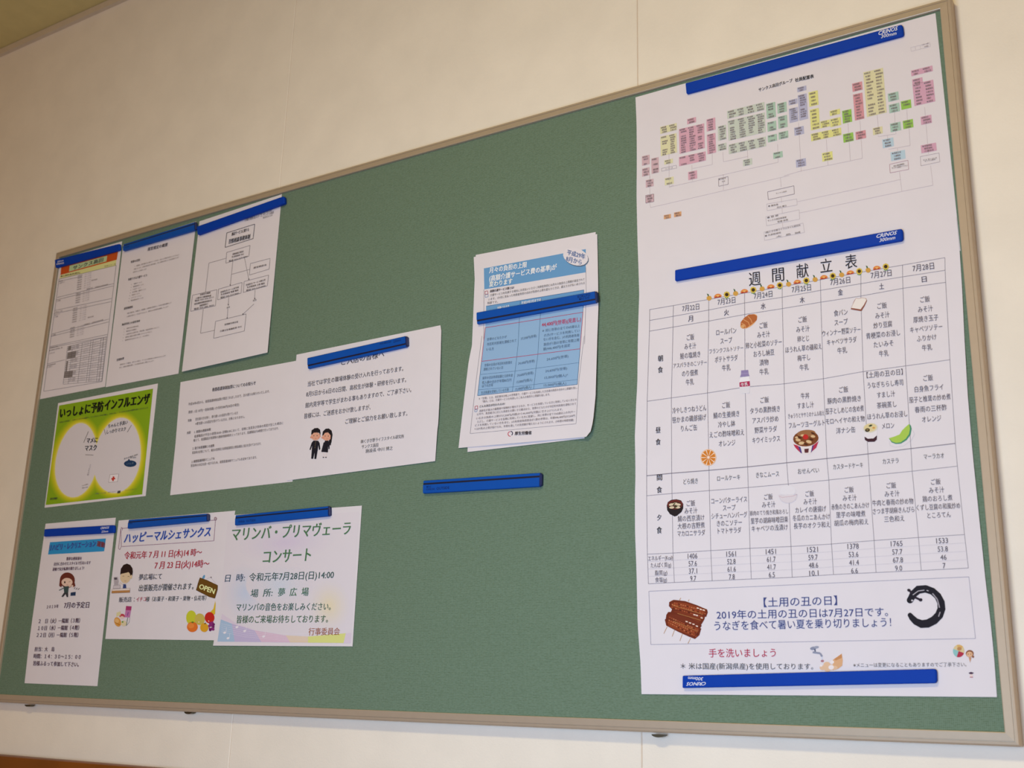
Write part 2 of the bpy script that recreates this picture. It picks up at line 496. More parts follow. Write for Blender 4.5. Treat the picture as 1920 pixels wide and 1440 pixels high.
for xa, ya, xb, yb, t_ in [(500, 388, 550, 375, '電話代別途'), (460, 460, 640, 420, '理美容代・日用品は別途実費'), (470, 700, 520, 688, '電話代別途'), (440, 760, 600, 718, '理美容代・日用品は別途実費')]:
    s.text(c1, t_, xa, ya, xb, yb, 11, GR)
# dense fee table
TL_, TR_, BR_, BL_ = (300, 945), (628, 862), (588, 1235), (262, 1262)
def lp(q, t):
    return tuple((1 - q) * ((1 - t) * TL_[k] + t * BL_[k]) + q * ((1 - t) * TR_[k] + t * BR_[k]) for k in (0, 1))
for k in range(19): s.line(c1, [lp(0 if k < 3 or k > 9 and k < 12 else 0.0, k / 18), lp(1, k / 18)], 0.45, GR)
for q in (0, .13, .38, .60, .66, .86, .93, 1): s.line(c1, [lp(q, 0), lp(q, 1)], 0.45, GR)
for a, b2, q0, q1 in [(3, 6, .02, .24), (0, 2, .02, .10), (12, 15, .0, .22), (7, 12, .02, .06)]:
    s.fill(c1, [lp(q0, a / 18), lp(q1, a / 18), lp(q1, b2 / 18), lp(q0, b2 / 18)], '#8a8484', n=2)
for k in range(18):
    for q0, q1, t_ in [(.15, .3, '要介護度'), (.4, .56, '一九八〇'), (.67, .82, '三五八二〇'), (.87, .99, '七四一')]:
        if (k * 7 + int(q0 * 10)) % 3:
            a = lp(q0, (k + .5) / 18); b2 = lp(q1, (k + .5) / 18); s.text(c1, t_, *a, *b2, 10, '#7a7478')
s.done()

# ================================================================ 2 rules summary
s = Sheet('notice_sheet', 'typed outline sheet with short bold headings, second from the left in the top row', 'notice',
          [(231, 459), (368, 415), (334.5, 700.5), (198, 726)], z=0.4, bulge=lambda q, t: 1.2 * math.sin(math.pi * t) * q)
s.text(f3, '運営規定の概要', 690, 250, 1028, 165, 58, DK, 0.014)
for t_, a, b2, c, d in [('事業の目的', 405, 463, 560, 425), ('利用できる介護サービス', 362, 758, 682, 682), ('通常勤務体', 290, 1250, 440, 1215)]:
    s.text(f3, t_, a, b2, c, d, 40, DK, 0.014)
for t_, a, b2, c, d in [('一、当施設は、要介護者に対し適正なサービスを行い、自立した日常生活を営むことができるよう', 465, 535, 1222, 338),
                        ('介護いたします。入居者の意思及び人格を尊重し、常に入居者の立場に立った生活支援を行います', 455, 585, 1220, 380), ('提供することを目的とします', 445, 635, 670, 578),
                        ('職員は常勤四名、非常勤三名、看護職員、介護職員及び管理者とし、日中及び夜間の配置をします', 345, 1330, 1095, 1145),
                        ('入居者が安心して生活できるよう、適切な人員体制を整備しています', 335, 1385, 1040, 1212)]:
    s.text(f3, t_, a, b2, c, d, 24, GR)
for k, (t_, w) in enumerate([('食事サービス', 140), ('健康管理サービス', 175), ('入浴サービス', 140), ('生活相談・援助サービス', 230), ('洗濯サービス', 130), ('レクリエーション', 175), ('緊急時対応サービス', 210)]):
    x = 425 - k * 8; y = 838 + k * 47
    s.text(f3, '%d.' % (k + 1), x - 10, y + 4, x + 5, y, 20, GR); s.text(f3, t_, x + 30, y - 6, x + 30 + w, y - 6 - w * .24, 24, GR)
s.text(f8, '施設利用上の留意事項', 292, 90, 640, 15, 42, DK, 0.014)
for k, (t_, w) in enumerate([('居室内での火気使用の禁止', 230), ('喫煙所以外での喫煙禁止', 200), ('入居者同士の迷惑行為、宗教活動、物品の販売をしないこと', 640), ('建物及び備品を故意に損傷しないようにすること', 510), ('動物等の持ち込みはしないこと、やむを得ない', 470)]):
    x = 350 - k * 8; y = 170 + k * 57
    s.text(f8, '%d.' % (k + 1), x - 15, y + 4, x, y, 20, GR); s.text(f8, t_, x + 35, y - 6, x + 35 + w, y - 6 - w * .22, 28, GR)
s.text(f8, '苦情処理', 192, 775, 332, 738, 46, DK, 0.014)
s.text(f8, '苦情があった場合は、速やかに対応し、サービスの質の向上に努めるものとします', 255, 862, 1135, 688, 28, GR)
s.text(f8, 'また、必要な措置を講じ、その内容を記録し保管いたします', 245, 918, 905, 785, 28, GR)
s.done()

# ================================================================ 3 flow chart
s = Sheet('notice_sheet', 'sheet with a boxed flow chart of thin arrows, third in the top row', 'notice',
          [(374, 415), (528.5, 364), (501.5, 661), (341, 697)], z=0.4, bulge=lambda q, t: 4.0 * t * t + 1.5 * math.sin(math.pi * q) * t)
s.text(c2, '介護老人福祉施設', 560, 208, 762, 140, 22, GR)
s.text(c2, '介護付有料老人ホーム サンクス高田', 545, 225, 775, 160, 20, GR, 0.008)
s.text(c2, '電話025-520', 690, 205, 765, 182, 16, '#7a7480')
s.outline(c2, [(403, 325), (625, 255), (612, 370), (390, 440)], 1.0, '#4a464c')
s.text(c2, '施設サービスに関する', 442, 335, 578, 297, 26, DK, 0.012)
s.text(c2, '苦情相談事務体制', 418, 395, 588, 352, 36, DK, 0.016)
def bx(P, rows, w=0.7):
    s.outline(f4, P, w, '#7d757a')
    for t_, a, b2, c, d in rows: s.text(f4, t_, a, b2, c, d, 24, DK, 0.012)
bx([(612, 240), (928, 145), (910, 290), (600, 385)], [('苦情相談窓口責任者', 690, 265, 838, 225), ('生活相談員 中川', 680, 302, 840, 262), ('電話 025-527-0001', 640, 358, 890, 292)])
bx([(932, 390), (1198, 320), (1185, 465), (918, 545)], [('運営懇談会', 972, 450, 1150, 405)])
bx([(848, 632), (1178, 545), (1160, 690), (835, 780)], [('苦情担当 サービス課主任', 870, 682, 1135, 608), ('生活相談員 介護 職員', 885, 712, 1125, 655), ('電話 025-527-0000', 875, 755, 1135, 690)])
bx([(502, 735), (820, 645), (805, 790), (490, 880)], [('苦情担当 ホーム担当者', 528, 778, 775, 708), ('生活相談員 看護 職員', 532, 810, 770, 748), ('電話 025-527-0001', 528, 852, 775, 788)])
bx([(150, 818), (480, 742), (460, 960), (125, 1035)], [('苦情受付機関', 252, 812, 390, 782), ('上越市介護保険課', 190, 860, 400, 822), ('電話 025-526-5111', 180, 895, 435, 842), ('国民健康保険団体連合会', 175, 938, 412, 885), ('苦情相談窓口', 245, 960, 358, 932), ('電話 025-285-3022', 170, 1005, 440, 950)])
bx([(462, 1170), (875, 1070), (850, 1300), (435, 1400)], [('苦情解決責任者', 582, 1215, 765, 1175), ('介護主任兼施設長 中川', 520, 1305, 812, 1240)])
for P in [[(605, 318), (372, 383), (325, 775)], [(695, 355), (660, 690)], [(850, 300), (912, 612)], [(680, 535), (925, 468)], [(640, 845), (632, 955)], [(628, 1000), (618, 1135)],
          [(995, 745), (988, 870)], [(980, 935), (825, 1080)], [(296, 1005), (258, 1332), (445, 1292)]]:
    s.line(f4, P, 0.75, '#8a8186')
for x, y in [(660, 680), (910, 600), (634, 945), (619, 1125), (990, 862), (832, 1074)]:
    s.ell(f4, x, y, 8, 12, '#57525c', n=8, part='printed_lines')
s.text(f4, '報告', 612, 988, 655, 975, 24, GR); s.text(f4, '報告', 965, 892, 1015, 878, 24, GR)
s.done()

# ================================================================ 4 influenza poster
s = Sheet('poster', 'lime green influenza poster with two white egg shapes, under the price table', 'poster',
          [(109, 756), (296, 719), (273, 930), (83.5, 952)], z=0.0)
G = [(236, 290), (1250, 108), (1133, 1250), (90, 1365)]
s.fill(c3, G, '#86ab1c', n=16)
def clipg(P):
    # keep the glow inside the green field
    def side(a, b2, p): return (b2[0] - a[0]) * (p[1] - a[1]) - (b2[1] - a[1]) * (p[0] - a[0])
    Q = P
    for a, b2 in zip(G, G[1:] + G[:1]):
        R_ = []
        for p, q in zip(Q, Q[1:] + Q[:1]):
            sp, sq = side(a, b2, p), side(a, b2, q)
            if sp >= 0: R_.append(p)
            if (sp > 0) != (sq > 0) and abs(sp - sq) > 1e-9:
                f = sp / (sp - sq); R_.append((p[0] + f * (q[0] - p[0]), p[1] + f * (q[1] - p[1])))
        Q = R_
    return Q
def egg(x, y, rx, ry, rot, n=40):
    c, sn = math.cos(math.radians(rot)), math.sin(math.radians(rot)); P = []
    for i in range(n):
        a = 2 * math.pi * i / n; ex = rx * math.cos(a); ey = ry * math.sin(a)
        ex *= 1 + 0.08 * math.sin(a)
        P.append((x + ex * c - ey * sn, y + ex * sn + ey * c))
    return P
for g_, col in [(80, '#8fae1c'), (72, '#97b21c'), (64, '#9fb61c'), (56, '#a9ba1e'), (48, '#b4be20'), (40, '#bec222'), (32, '#c8c626'), (24, '#d0ca34'), (16, '#d8d04a'), (8, '#dcd873'), (0, '#d9d5dc')]:
    for x, y, rx, ry, ro in [(425, 880, 222, 405, 9), (866, 828, 250, 410, 9)]:
        s.poly(c3, clipg(egg(x, y, rx + g_, ry + g_ * .95, ro)), col, 'printed_area', lev=0.18 + (80 - g_) * .0014 + (x > 500) * .004)
s.text(c3, 'いっしょに予防', 245, 375, 712, 298, 108, '#161612', 0.03)
s.text(c3, 'インフルエンザ', 728, 292, 1212, 215, 112, '#161612', 0.03)
s.text(c3, 'あなたの手洗い・うがいとマスクの着用で、インフルエンザの予防と、かからない・うつさないための習慣を身につけましょう', 240, 472, 1195, 312, 17, '#26301a', 0.012)
s.text(c3, 'ちゃんと手洗い', 765, 515, 975, 470, 42, '#221e22', 0.016)
s.text(c3, 'しっかりマスク', 750, 577, 955, 542, 42, '#221e22', 0.016)
s.text(c3, 'マメに', 532, 670, 650, 662, 58, '#221e22', 0.024)
s.text(c3, 'マスク', 515, 752, 640, 745, 62, '#221e22', 0.024)
for P in [[(552, 570), (500, 692)], [(722, 545), (738, 606)], [(1018, 500), (972, 578)], [(518, 822), (606, 826)]]:
    s.line(c3, P, 0.8, '#3a363a')
# first-aid box and small print beside it
s.poly(c3, [(785, 1035), (880, 1030), (865, 1112), (770, 1122)], '#e9e4ea', 'first_aid_picture')
s.outline(c3, [(785, 1035), (880, 1030), (865, 1112), (770, 1122)], 0.4, '#403a44', 'first_aid_picture')
s.line(c3, [(824, 1056), (816, 1106)], 3.0, '#c0392b', 'first_aid_picture'); s.line(c3, [(800, 1083), (842, 1078)], 3.0, '#c0392b', 'first_aid_picture')
s.ell(c3, 1003, 918, 68, 36, '#1d3c63', part='speech_balloon'); s.poly(c3, [(975, 890), (988, 862), (1008, 892)], '#1d3c63', 'speech_balloon')
s.text(c3, 'げんき', 965, 922, 1040, 912, 20, '#4a6a90')
s.text(c3, '厚生労働省 検索', 935, 868, 1085, 818, 17, '#3a363a'); s.text(c3, '予防', 995, 857, 1068, 850, 17, '#3a363a')
s.text(c3, '咳エチケット', 545, 1045, 575, 925, 20, '#6a666a', up=(0.9, 0.1))
s.text(c3, 'マスクを着用し', 480, 1158, 552, 1138, 14, '#6a666a'); s.text(c3, '感染を予防', 482, 1182, 545, 1172, 14, '#6a666a')
s.text(c3, '厚生労働省・インフルエンザ対策', 625, 1243, 740, 1232, 14, '#4a464a'); s.text(c3, '咳エチケットキャンペーン', 765, 1228, 850, 1218, 12, '#4a464a')
s.poly(c3, [(868, 1212), (900, 1208), (896, 1236), (862, 1240)], '#4a4a4a', 'emblem_picture')
s.text(c3, 'ホームページもご覧ください', 950, 1208, 1070, 1190, 13, '#3f4a1a')
s.text(c3, '厚生労働省', 138, 1300, 215, 1292, 22, '#26301a', 0.02)
s.done()

# ================================================================ 5 night nurse notice
s = Sheet('notice_sheet', 'typed notice with numbered paragraphs, partly tucked under the two students notice', 'notice',
          [(338.5, 716.5), (558, 676), (548.5, 903), (319, 928.5)], z=0.0, bulge=lambda q, t: 0.6 * math.sin(math.pi * t),
          left=[(0, 338.5, 716.5), (.5, 329, 832), (1, 319, 928.5)])
for t_, a, b2, c, d, h, bo in [('夜間看護体制加算についてのお知らせ', 468, 325, 902, 255, 36, .012),
        ('平成30年4月から、夜間看護体制加算が算定されましたので、次の通りお知らせいたします。', 230, 470, 1042, 338, 28, .006),
        ('費用 : 1日 10円(一割負担額) 1か月約300円(30日の場合)', 230, 550, 738, 472, 28, .006), ('対象', 225, 633, 262, 628, 28, .008),
        ('要支援の方を除く、要介護1~5の認定を受けている方', 300, 620, 725, 555, 27, .006), ('※要支援1~2の認定を受けている方は、対象となりません。', 300, 665, 795, 592, 27, .006), ('内容', 217, 757, 252, 750, 28, .008),
        ('1. 夜間の連絡体制', 290, 748, 452, 720, 27, .008), ('看護職員が不在の夜間18:00~翌朝8:30において、容態に急変及び身体の異変が生じた場合に', 288, 792, 1178, 655, 27, .006),
        ('備えて、看護職員が夜間等の連絡待機体制をとっております。看護職員が24時間で行っております。', 280, 832, 1132, 708, 27, .006),
        ('2. 重介体看護師との連携', 272, 912, 488, 882, 27, .008), ('緊急時の診察について、嘱託の医師及び訪問看護師及び救急病院に指示を受けております。', 268, 955, 958, 862, 27, .006),
        ('3. 夜間看護体制マニュアル', 262, 1045, 492, 1010, 27, .008), ('緊急時の対応を統一化するため、夜間看護体制マニュアルを定めております。', 255, 1085, 915, 998, 27, .006)]:
    s.text(c4, t_, a, b2, c, d, h, '#3f3a40', bo)
s.done()

# ================================================================ 6 student notice
s = Sheet('notice_sheet', 'landscape notice with a drawing of two students in dark uniforms', 'notice',
          [(556, 665), (827.5, 609.5), (816, 864.5), (538, 901)], z=1.1, bulge=lambda q, t: 2.6 * q * q * (0.3 + 0.7 * math.sin(math.pi * t)),
          right=[(0, 825.8, 609.8), (.03, 827.6, 616), (.55, 823.9, 750.7), (.72, 821.7, 793.8), (.78, 819.8, 808), (1, 816, 864.5)])
for t_, a, b2, c, d, h in [('ご入居の皆様へ', 510, 365, 885, 292, 62), ('当社では学生の職場体験の受け入れを行っております。', 218, 558, 1050, 422, 44),
        ('8月5日から6日の2日間、高校生が体験・研修を行います。', 205, 648, 1075, 520, 44), ('館内見学等で学生がまわる事もありますので、ご了承下さい。', 197, 745, 1120, 606, 44),
        ('皆様には、ご迷惑をおかけ致しますが、', 188, 838, 765, 758, 44), ('ご理解とご協力をお願い致します。', 545, 885, 1085, 812, 44),
        ('㈱くびき野ライフスタイル研究所', 680, 1060, 1055, 1012, 32), ('サンクス高田', 688, 1105, 832, 1088, 32), ('施設長 中川 博之', 722, 1142, 958, 1115, 32)]:
    s.text(c5, t_, a, b2, c, d, h, '#3d3840', 0.0, shear=0)
def student(x, y, girl):
    part = 'student_picture'; q = lambda a, b2: (x + a, y + b2)
    P = lambda L_: [q(*p) for p in L_]
    if girl:
        s.poly(c5, P([(28, 20), (40, 60), (30, 118), (8, 108)]), '#1e1a20', part)
        s.poly(c5, P([(-18, 75), (12, 75), (16, 110), (8, 130), (6, 178), (-42, 174), (-26, 122), (-30, 100)]), '#1c1b26', part)
        s.poly(c5, P([(-20, 90), (-32, 92), (-52, 170), (-44, 178), (-24, 130)]), '#23222e', part); s.poly(c5, P([(10, 88), (22, 95), (20, 150), (10, 148)]), '#23222e', part)
        for a in (-34, -12): s.poly(c5, P([(a, 178), (a + 9, 178), (a + 8, 218), (a, 218)]), '#e6dbe0', part); s.poly(c5, P([(a - 4, 216), (a + 8, 218), (a + 4, 226), (a - 6, 224)]), '#2a262c', part)
    else:
        s.poly(c5, P([(-22, 78), (20, 80), (32, 100), (38, 150), (32, 160), (26, 158), (20, 118), (16, 155), (2, 238), (-14, 238), (-12, 180), (-24, 238), (-42, 236), (-36, 150), (-34, 122), (-48, 162), (-56, 156), (-38, 98)]), '#1c1b26', part)
        for k in range(4): s.ell(c5, -4 + x - k * 1.5, y + 92 + k * 16, 2.6, 3, '#a09060', n=8, part=part)
    s.ell(c5, x - 42, y + 50, 9, 9, '#d98f78', n=10, part=part); s.ell(c5, x + 34, y + 40, 8, 10, '#e0a088', n=10, part=part)
    s.ell(c5, x - 4, y + 40, 40, 36, '#dfa78f', rot=-5, part=part)
    hair = [(-42, 25), (-38, -10), (-12, -30), (16, -32), (36, -16), (40, 14), (36, 34), (28, 10), (4, 8), (-20, 10), (-34, 26)] if not girl else \
           [(-44, 32), (-38, -4), (-14, -28), (14, -30), (38, -12), (46, 24), (36, 96), (28, 80), (30, 30), (8, 4), (-20, 8), (-34, 30)]
    s.poly(c5, P(hair), '#1e1a20', part)
    for a in (-18, 10): s.ell(c5, x + a, y + 36, 3.4, 5, '#30282c', n=8, part=part)
    for a in (-30, 22): s.ell(c5, x + a, y + 52, 5, 4, '#e07f70', n=8, part=part)
    s.line(c5, [q(-8, 60), q(-2, 62), q(4, 58)], 0.4, '#a04038', part)
student(290, 972, False); student(388, 975, True)
s.done()

# ================================================================ 7 recreation sheet
s = Sheet('notice_sheet', 'narrow exercise schedule with a light blue banner and a drawn girl, bottom left', 'notice',
          [(85.5, 982), (217, 970.5), (182.5, 1286.5), (46, 1281)], z=0.0, bulge=lambda q, t: 0.6 * math.sin(math.pi * t),
          left=[(0, 85.5, 982), (.78, 54.2, 1207), (1, 46, 1281)])
s.fill(c6, [(228, 240), (672, 210), (658, 312), (212, 338)], '#2f93cf', n=4)
s.text(c6, 'リハビリ・レクリエーション', 222, 286, 590, 250, 50, '#3d3f92', 0.02, shear=0); s.text(c6, '運動', 600, 252, 662, 262, 42, '#7a2f38', 0.03)
PU = '#43233a'
for t_, a, b2, c, d, h in [('簡単な軽体操を', 358, 372, 480, 368, 26), ('自分に合わせたスタイルで行ないます', 260, 414, 550, 402, 26), ('運動で気分転換を図りましょう!', 248, 456, 498, 444, 26),
        ('２０１９年', 202, 755, 295, 748, 28), ('7月の予定日', 340, 742, 538, 738, 48), ('２　日（火）一陽館（３階）', 138, 868, 465, 862, 36),
        ('１０日（水）一陽館（４階）', 132, 923, 458, 919, 36), ('２２日（月）一陽館（５階）', 122, 978, 452, 977, 36), ('担当：大　島', 105, 1090, 262, 1090, 34),
        ('時間：１４：３０～１５：００', 98, 1145, 470, 1152, 36), ('皆様ふるって参加して下さい。', 95, 1202, 455, 1212, 36)]:
    s.text(c6, t_, a, b2, c, d, h, PU, 0.018)
pp = 'girl_picture'
s.ell(c6, 365, 542, 60, 62, '#6b3127', rot=5, part=pp); s.poly(c6, [(305, 545), (300, 588), (318, 598), (330, 560)], '#6b3127', pp); s.poly(c6, [(418, 540), (430, 588), (412, 598), (402, 560)], '#6b3127', pp)
s.ell(c6, 363, 558, 44, 34, '#e6c9b8', part=pp); s.poly(c6, [(318, 545), (328, 510), (365, 498), (400, 512), (408, 540), (385, 526), (350, 522)], '#6b3127', pp)
s.ell(c6, 345, 558, 6, 9, '#2a2024', n=10, part=pp); s.line(c6, [(376, 556), (390, 552)], 0.6, '#2a2024', pp); s.line(c6, [(358, 578), (366, 581), (372, 576)], 0.5, '#a04038', pp)
s.poly(c6, [(335, 592), (378, 588), (372, 640), (340, 642)], '#3c4f50', pp); s.line(c6, [(340, 602), (300, 622)], 1.8, '#5b6a6c', pp); s.line(c6, [(378, 595), (408, 582), (410, 602)], 1.8, '#e6c9b8', pp)
s.poly(c6, [(338, 642), (372, 640), (372, 676), (360, 676), (352, 652), (330, 676), (318, 672)], '#3a3a40', pp)
s.poly(c6, [(392, 640), (432, 634), (430, 664), (390, 666)], '#253a5c', pp)
for P in [[(418, 612), (428, 598)], [(432, 616), (444, 602)], [(448, 618), (462, 606)]]: s.line(c6, P, 0.9, '#2a2024', pp)
s.done()

# ================================================================ 8 market poster
s = Sheet('poster', 'market sale poster with scroll heading, cashier and fruit, left of the concert poster', 'poster',
          [(222.5, 976), (441, 957.5), (404, 1200.5), (197.5, 1198)], z=0.2, bulge=lambda q, t: 0.6 * math.sin(math.pi * t),
          left=[(0, 222.5, 976), (.5, 208, 1096), (1, 197.5, 1198)])
SP = '#8a5a78'
s.outline(c7, [(188, 262), (1100, 180), (1085, 380), (192, 436)], 0.8, SP)
s.line(c7, [(188, 262), (165, 455), (178, 466), (190, 440)], 0.8, SP); s.line(c7, [(188, 250), (204, 258), (202, 280)], 0.8, SP)
s.ell(c7, 1100, 168, 14, 18, SP, n=12, part='printed_lines'); s.ell(c7, 1100, 168, 9, 13, '#d9d0d6', n=12, part='printed_lines')
s.text(c7, 'ハッピーマルシェサンクス', 222, 358, 1052, 292, 96, '#2c4fae', 0.022, shear=0.12)
RD = '#b02a38'
s.text(c7, '令和元年 7 月 11 日(木)14 時～', 222, 525, 968, 490, 70, RD, 0.016); s.text(c7, '7 月 23 日(火)14時～', 515, 618, 1040, 600, 72, RD, 0.016)
BK = '#2d2a2e'
s.text(c7, '夢広場にて', 362, 733, 582, 723, 56, BK, 0.008); s.text(c7, '出張販売が開催されます。', 362, 838, 890, 818, 62, BK, 0.008)
s.text(c7, '販売店 ：', 170, 950, 320, 945, 48, BK, 0.008); s.text(c7, 'イチコ', 338, 945, 428, 942, 44, RD, 0.016); s.text(c7, '様（お菓子・和菓子・果物・仏花等）', 430, 944, 1010, 932, 46, BK, 0.008)
pp = 'cashier_picture'
s.poly(f6, [(320, 420), (330, 330), (370, 265), (430, 240), (490, 265), (525, 320), (532, 380), (515, 490), (340, 520)], '#2a1a18', pp)
s.ell(f6, 405, 470, 88, 105, '#dcc6a4', rot=8, part=pp); s.ell(f6, 505, 465, 16, 36, '#dcc6a4', rot=8, part=pp, n=12)
s.poly(f6, [(318, 418), (330, 325), (378, 262), (440, 245), (500, 280), (528, 340), (524, 425), (495, 400), (478, 362), (440, 392), (380, 405)], '#2a1a18', pp)
s.line(f6, [(355, 455), (372, 448), (388, 458)], 0.6, '#3a2a28', pp); s.line(f6, [(445, 462), (460, 452), (474, 465)], 0.6, '#3a2a28', pp); s.line(f6, [(390, 530), (405, 538), (420, 530)], 0.6, '#903830', pp)
s.poly(f6, [(370, 585), (415, 590), (422, 655), (362, 658)], '#35467f', pp); s.line(f6, [(362, 600), (320, 560), (305, 585)], 0.9, '#dcc6a4', pp)
s.poly(f6, [(208, 470), (278, 465), (295, 540), (285, 600), (215, 605)], '#b9b2ba', pp); s.poly(f6, [(212, 480), (262, 474), (268, 510), (222, 516)], '#55505c', pp)
s.poly(f6, [(208, 608), (318, 600), (318, 660), (198, 665)], '#cfc8d0', pp); s.outline(f6, [(208, 608), (318, 600), (318, 660), (198, 665)], 0.4, '#5a545e', pp)
for k in range(3):
    for j in range(3): s.ell(f6, 232 + j * 18, 540 + k * 18, 4, 4, '#6a6470', n=6, part=pp)
s.poly(f6, [(180, 672), (485, 655), (482, 688), (178, 700)], '#e6dcd8', pp); s.poly(f6, [(178, 700), (482, 688), (480, 728), (172, 742)], '#b98753', pp)
s.outline(f6, [(180, 672), (485, 655), (480, 728), (172, 742)], 0.35, '#6a5040', pp)
pp = 'sweets_picture'
s.poly(f6, [(418, 955), (512, 962), (480, 1150), (392, 1145)], '#c07ab0', pp); s.poly(f6, [(418, 955), (512, 962), (502, 1030), (408, 1025)], '#a83a72', pp)
s.line(f6, [(455, 1060), (440, 1120)], 1.2, '#5a3a90', pp); s.ell(f6, 350, 1125, 46, 38, '#c24a58', part=pp); s.ell(f6, 350, 1150, 34, 22, '#e8cfc4', part=pp)
s.poly(f6, [(258, 1070), (320, 1045), (330, 1110), (250, 1140)], '#dcd6a8', pp); s.ell(f6, 275, 1225, 56, 82, '#d79a4a', rot=-20, part=pp); s.ell(f6, 262, 1205, 34, 40, '#e5b878', rot=-20, part=pp)
s.line(f6, [(228, 1230), (310, 1275)], 1.0, '#a8641e', pp); s.ell(f6, 378, 1250, 48, 48, '#e0d3b0', part=pp); s.ell(f6, 358, 1225, 16, 16, '#6a9a4a', n=10, part=pp); s.line(f6, [(445, 1150), (420, 1290)], 1.0, '#55705a', pp)
s.line(f6, [(480, 1150), (470, 1230), (430, 1280)], 0.5, '#55505c', pp)
pp = 'open_sign_picture'
s.poly(f7, [(500, 255), (520, 205), (545, 182), (562, 200), (545, 258)], '#5f9ac4', pp); s.ell(f7, 675, 232, 12, 15, '#6a5a5a', n=10, part=pp); s.line(f7, [(590, 255), (672, 232), (790, 380)], 0.35, '#b9b0b6', pp)
s.poly(f7, [(462, 240), (600, 290), (802, 388), (798, 470), (748, 635), (640, 605), (390, 478), (425, 350)], '#6b4a18', pp)
s.outline(f7, [(462, 240), (600, 290), (802, 388), (798, 470), (748, 635), (640, 605), (390, 478), (425, 350)], 0.8, '#4a300e', pp)
s.text(f7, 'OPEN', 455, 400, 745, 505, 120, '#e9efb0', 0.03, part=pp, up=(-0.32, 0.95))
pp = 'fruit_picture'
s.ell(f7, 295, 1010, 100, 140, '#c7cc35', part=pp); s.ell(f7, 458, 1040, 98, 112, '#c9b858', part=pp); s.poly(f7, [(655, 905), (720, 840), (755, 690), (765, 740), (752, 945), (700, 960)], '#d9bb35', pp)
s.ell(f7, 648, 1010, 94, 110, '#c42a20', part=pp)
for a, b2 in [(660, 1120), (700, 1110), (725, 1140), (640, 1170), (682, 1160), (718, 1185), (655, 1215), (695, 1225), (718, 1232), (660, 1245)]: s.ell(f7, a, b2, 26, 28, '#6e1c62' if (a + b2) % 2 else '#8a2a78', n=12, part=pp)
s.ell(f7, 315, 1188, 105, 100, '#e0752c', part=pp); s.ell(f7, 290, 1165, 60, 50, '#ea8c3e', part=pp); s.poly(f7, [(285, 1098), (322, 1080), (352, 1096), (322, 1118)], '#6a7a2a', pp)
s.ell(f7, 545, 1200, 80, 88, '#dca428', part=pp); s.poly(f7, [(545, 1135), (555, 1105), (578, 1105), (570, 1138)], '#6a5a28', pp)
for a, b2 in [(630, 1075), (660, 1200), (440, 1095)]: s.ell(f7, a, b2, 12, 9, '#f2e2dc', n=10, part=pp)
s.done()

# ================================================================ 9 concert poster
s = Sheet('poster', 'pastel rainbow marimba concert poster with green lettering, right of the market sale poster', 'poster',
          [(439.5, 965.5), (678.5, 948), (661, 1212), (399.5, 1210.5)], z=0.9)
def mixc(a, b2, f):
    a = [int(a[i:i+2], 16) for i in (1, 3, 5)]; b2 = [int(b2[i:i+2], 16) for i in (1, 3, 5)]
    return '#%02x%02x%02x' % tuple(int(x + (y - x) * f) for x, y in zip(a, b2))
def soft(x, y, rx, ry, col, rot=0, base='#e0dbe4'):
    for k in range(10):
        f = 1 - k / 10; s.ell(c8, x, y, rx * f, ry * f, mixc(base, col, ((k + 1) / 10) ** 1.4), rot=rot, part='printed_area', n=28)
s.fill(c8, [(175, 235), (1360, 140), (1285, 1325), (85, 1310)], '#e0dbe4', n=20)
soft(700, 420, 430, 170, '#d8cee4', -6); soft(330, 870, 200, 260, '#c9d3ea', 0); soft(640, 800, 300, 190, '#d3daea', 0); soft(1090, 990, 185, 235, '#e6dbc0')
s.poly(c8, [(125, 1060), (260, 1150), (520, 1240), (880, 1290), (1290, 1230), (1285, 1325), (85, 1310)], '#dcd0e2', 'printed_area')
s.poly(c8, [(115, 1110), (215, 1150), (300, 1312), (85, 1310)], '#a9c3e0', 'printed_area'); s.poly(c8, [(215, 1150), (420, 1210), (520, 1315), (240, 1311)], '#c3b9dc', 'printed_area')
s.poly(c8, [(420, 1210), (700, 1255), (760, 1318), (480, 1314)], '#dcc0d6', 'printed_area'); s.poly(c8, [(700, 1255), (930, 1265), (960, 1320), (740, 1318)], '#e2cfb8', 'printed_area')
s.poly(c8, [(900, 1265), (1240, 1235), (1220, 1323), (900, 1320)], '#dbe08e', 'printed_area')
for k in range(5): s.line(c8, [(120, 1150 + k * 18), (330, 1195 + k * 18), (640, 1240 + k * 14), (900, 1240 + k * 14)], 0.35, '#ece6f0', 'music_picture')
for a, b2 in [(150, 1230), (330, 1215), (260, 1180), (500, 1265), (180, 1280)]: s.ell(c8, a, b2, 13, 10, '#ece8f2', rot=-20, n=12, part='music_picture'); s.line(c8, [(a + 12, b2), (a + 16, b2 - 48)], 0.5, '#ece8f2', 'music_picture')
G1 = '#4f7a54'; G2 = '#3f6356'
for t_, a, b2, c, d, h, col in [('マリンバ・プリマヴェーラ', 215, 348, 1282, 290, 118, G1), ('コンサート', 498, 550, 925, 528, 122, G1), ('日  時:', 155, 742, 332, 734, 66, '#44566a'), ('令和元年7月28日(日)14:00', 370, 733, 1132, 708, 72, '#3f5b58'),
        ('場  所:', 385, 878, 580, 870, 70, G2), ('夢  広  場', 632, 868, 905, 862, 72, '#3f7050'), ('マリンバの音色をお楽しみください。', 255, 1002, 1105, 995, 66, G2), ('皆様のご来場お待ちしております。', 260, 1112, 1080, 1106, 68, '#4a6a4a'),
        ('行事委員会', 905, 1222, 1185, 1220, 64, '#a86a4a')]:
    s.text(c8, t_, a, b2, c, d, h, col, 0.008 if h < 100 else 0.016)
s.done()

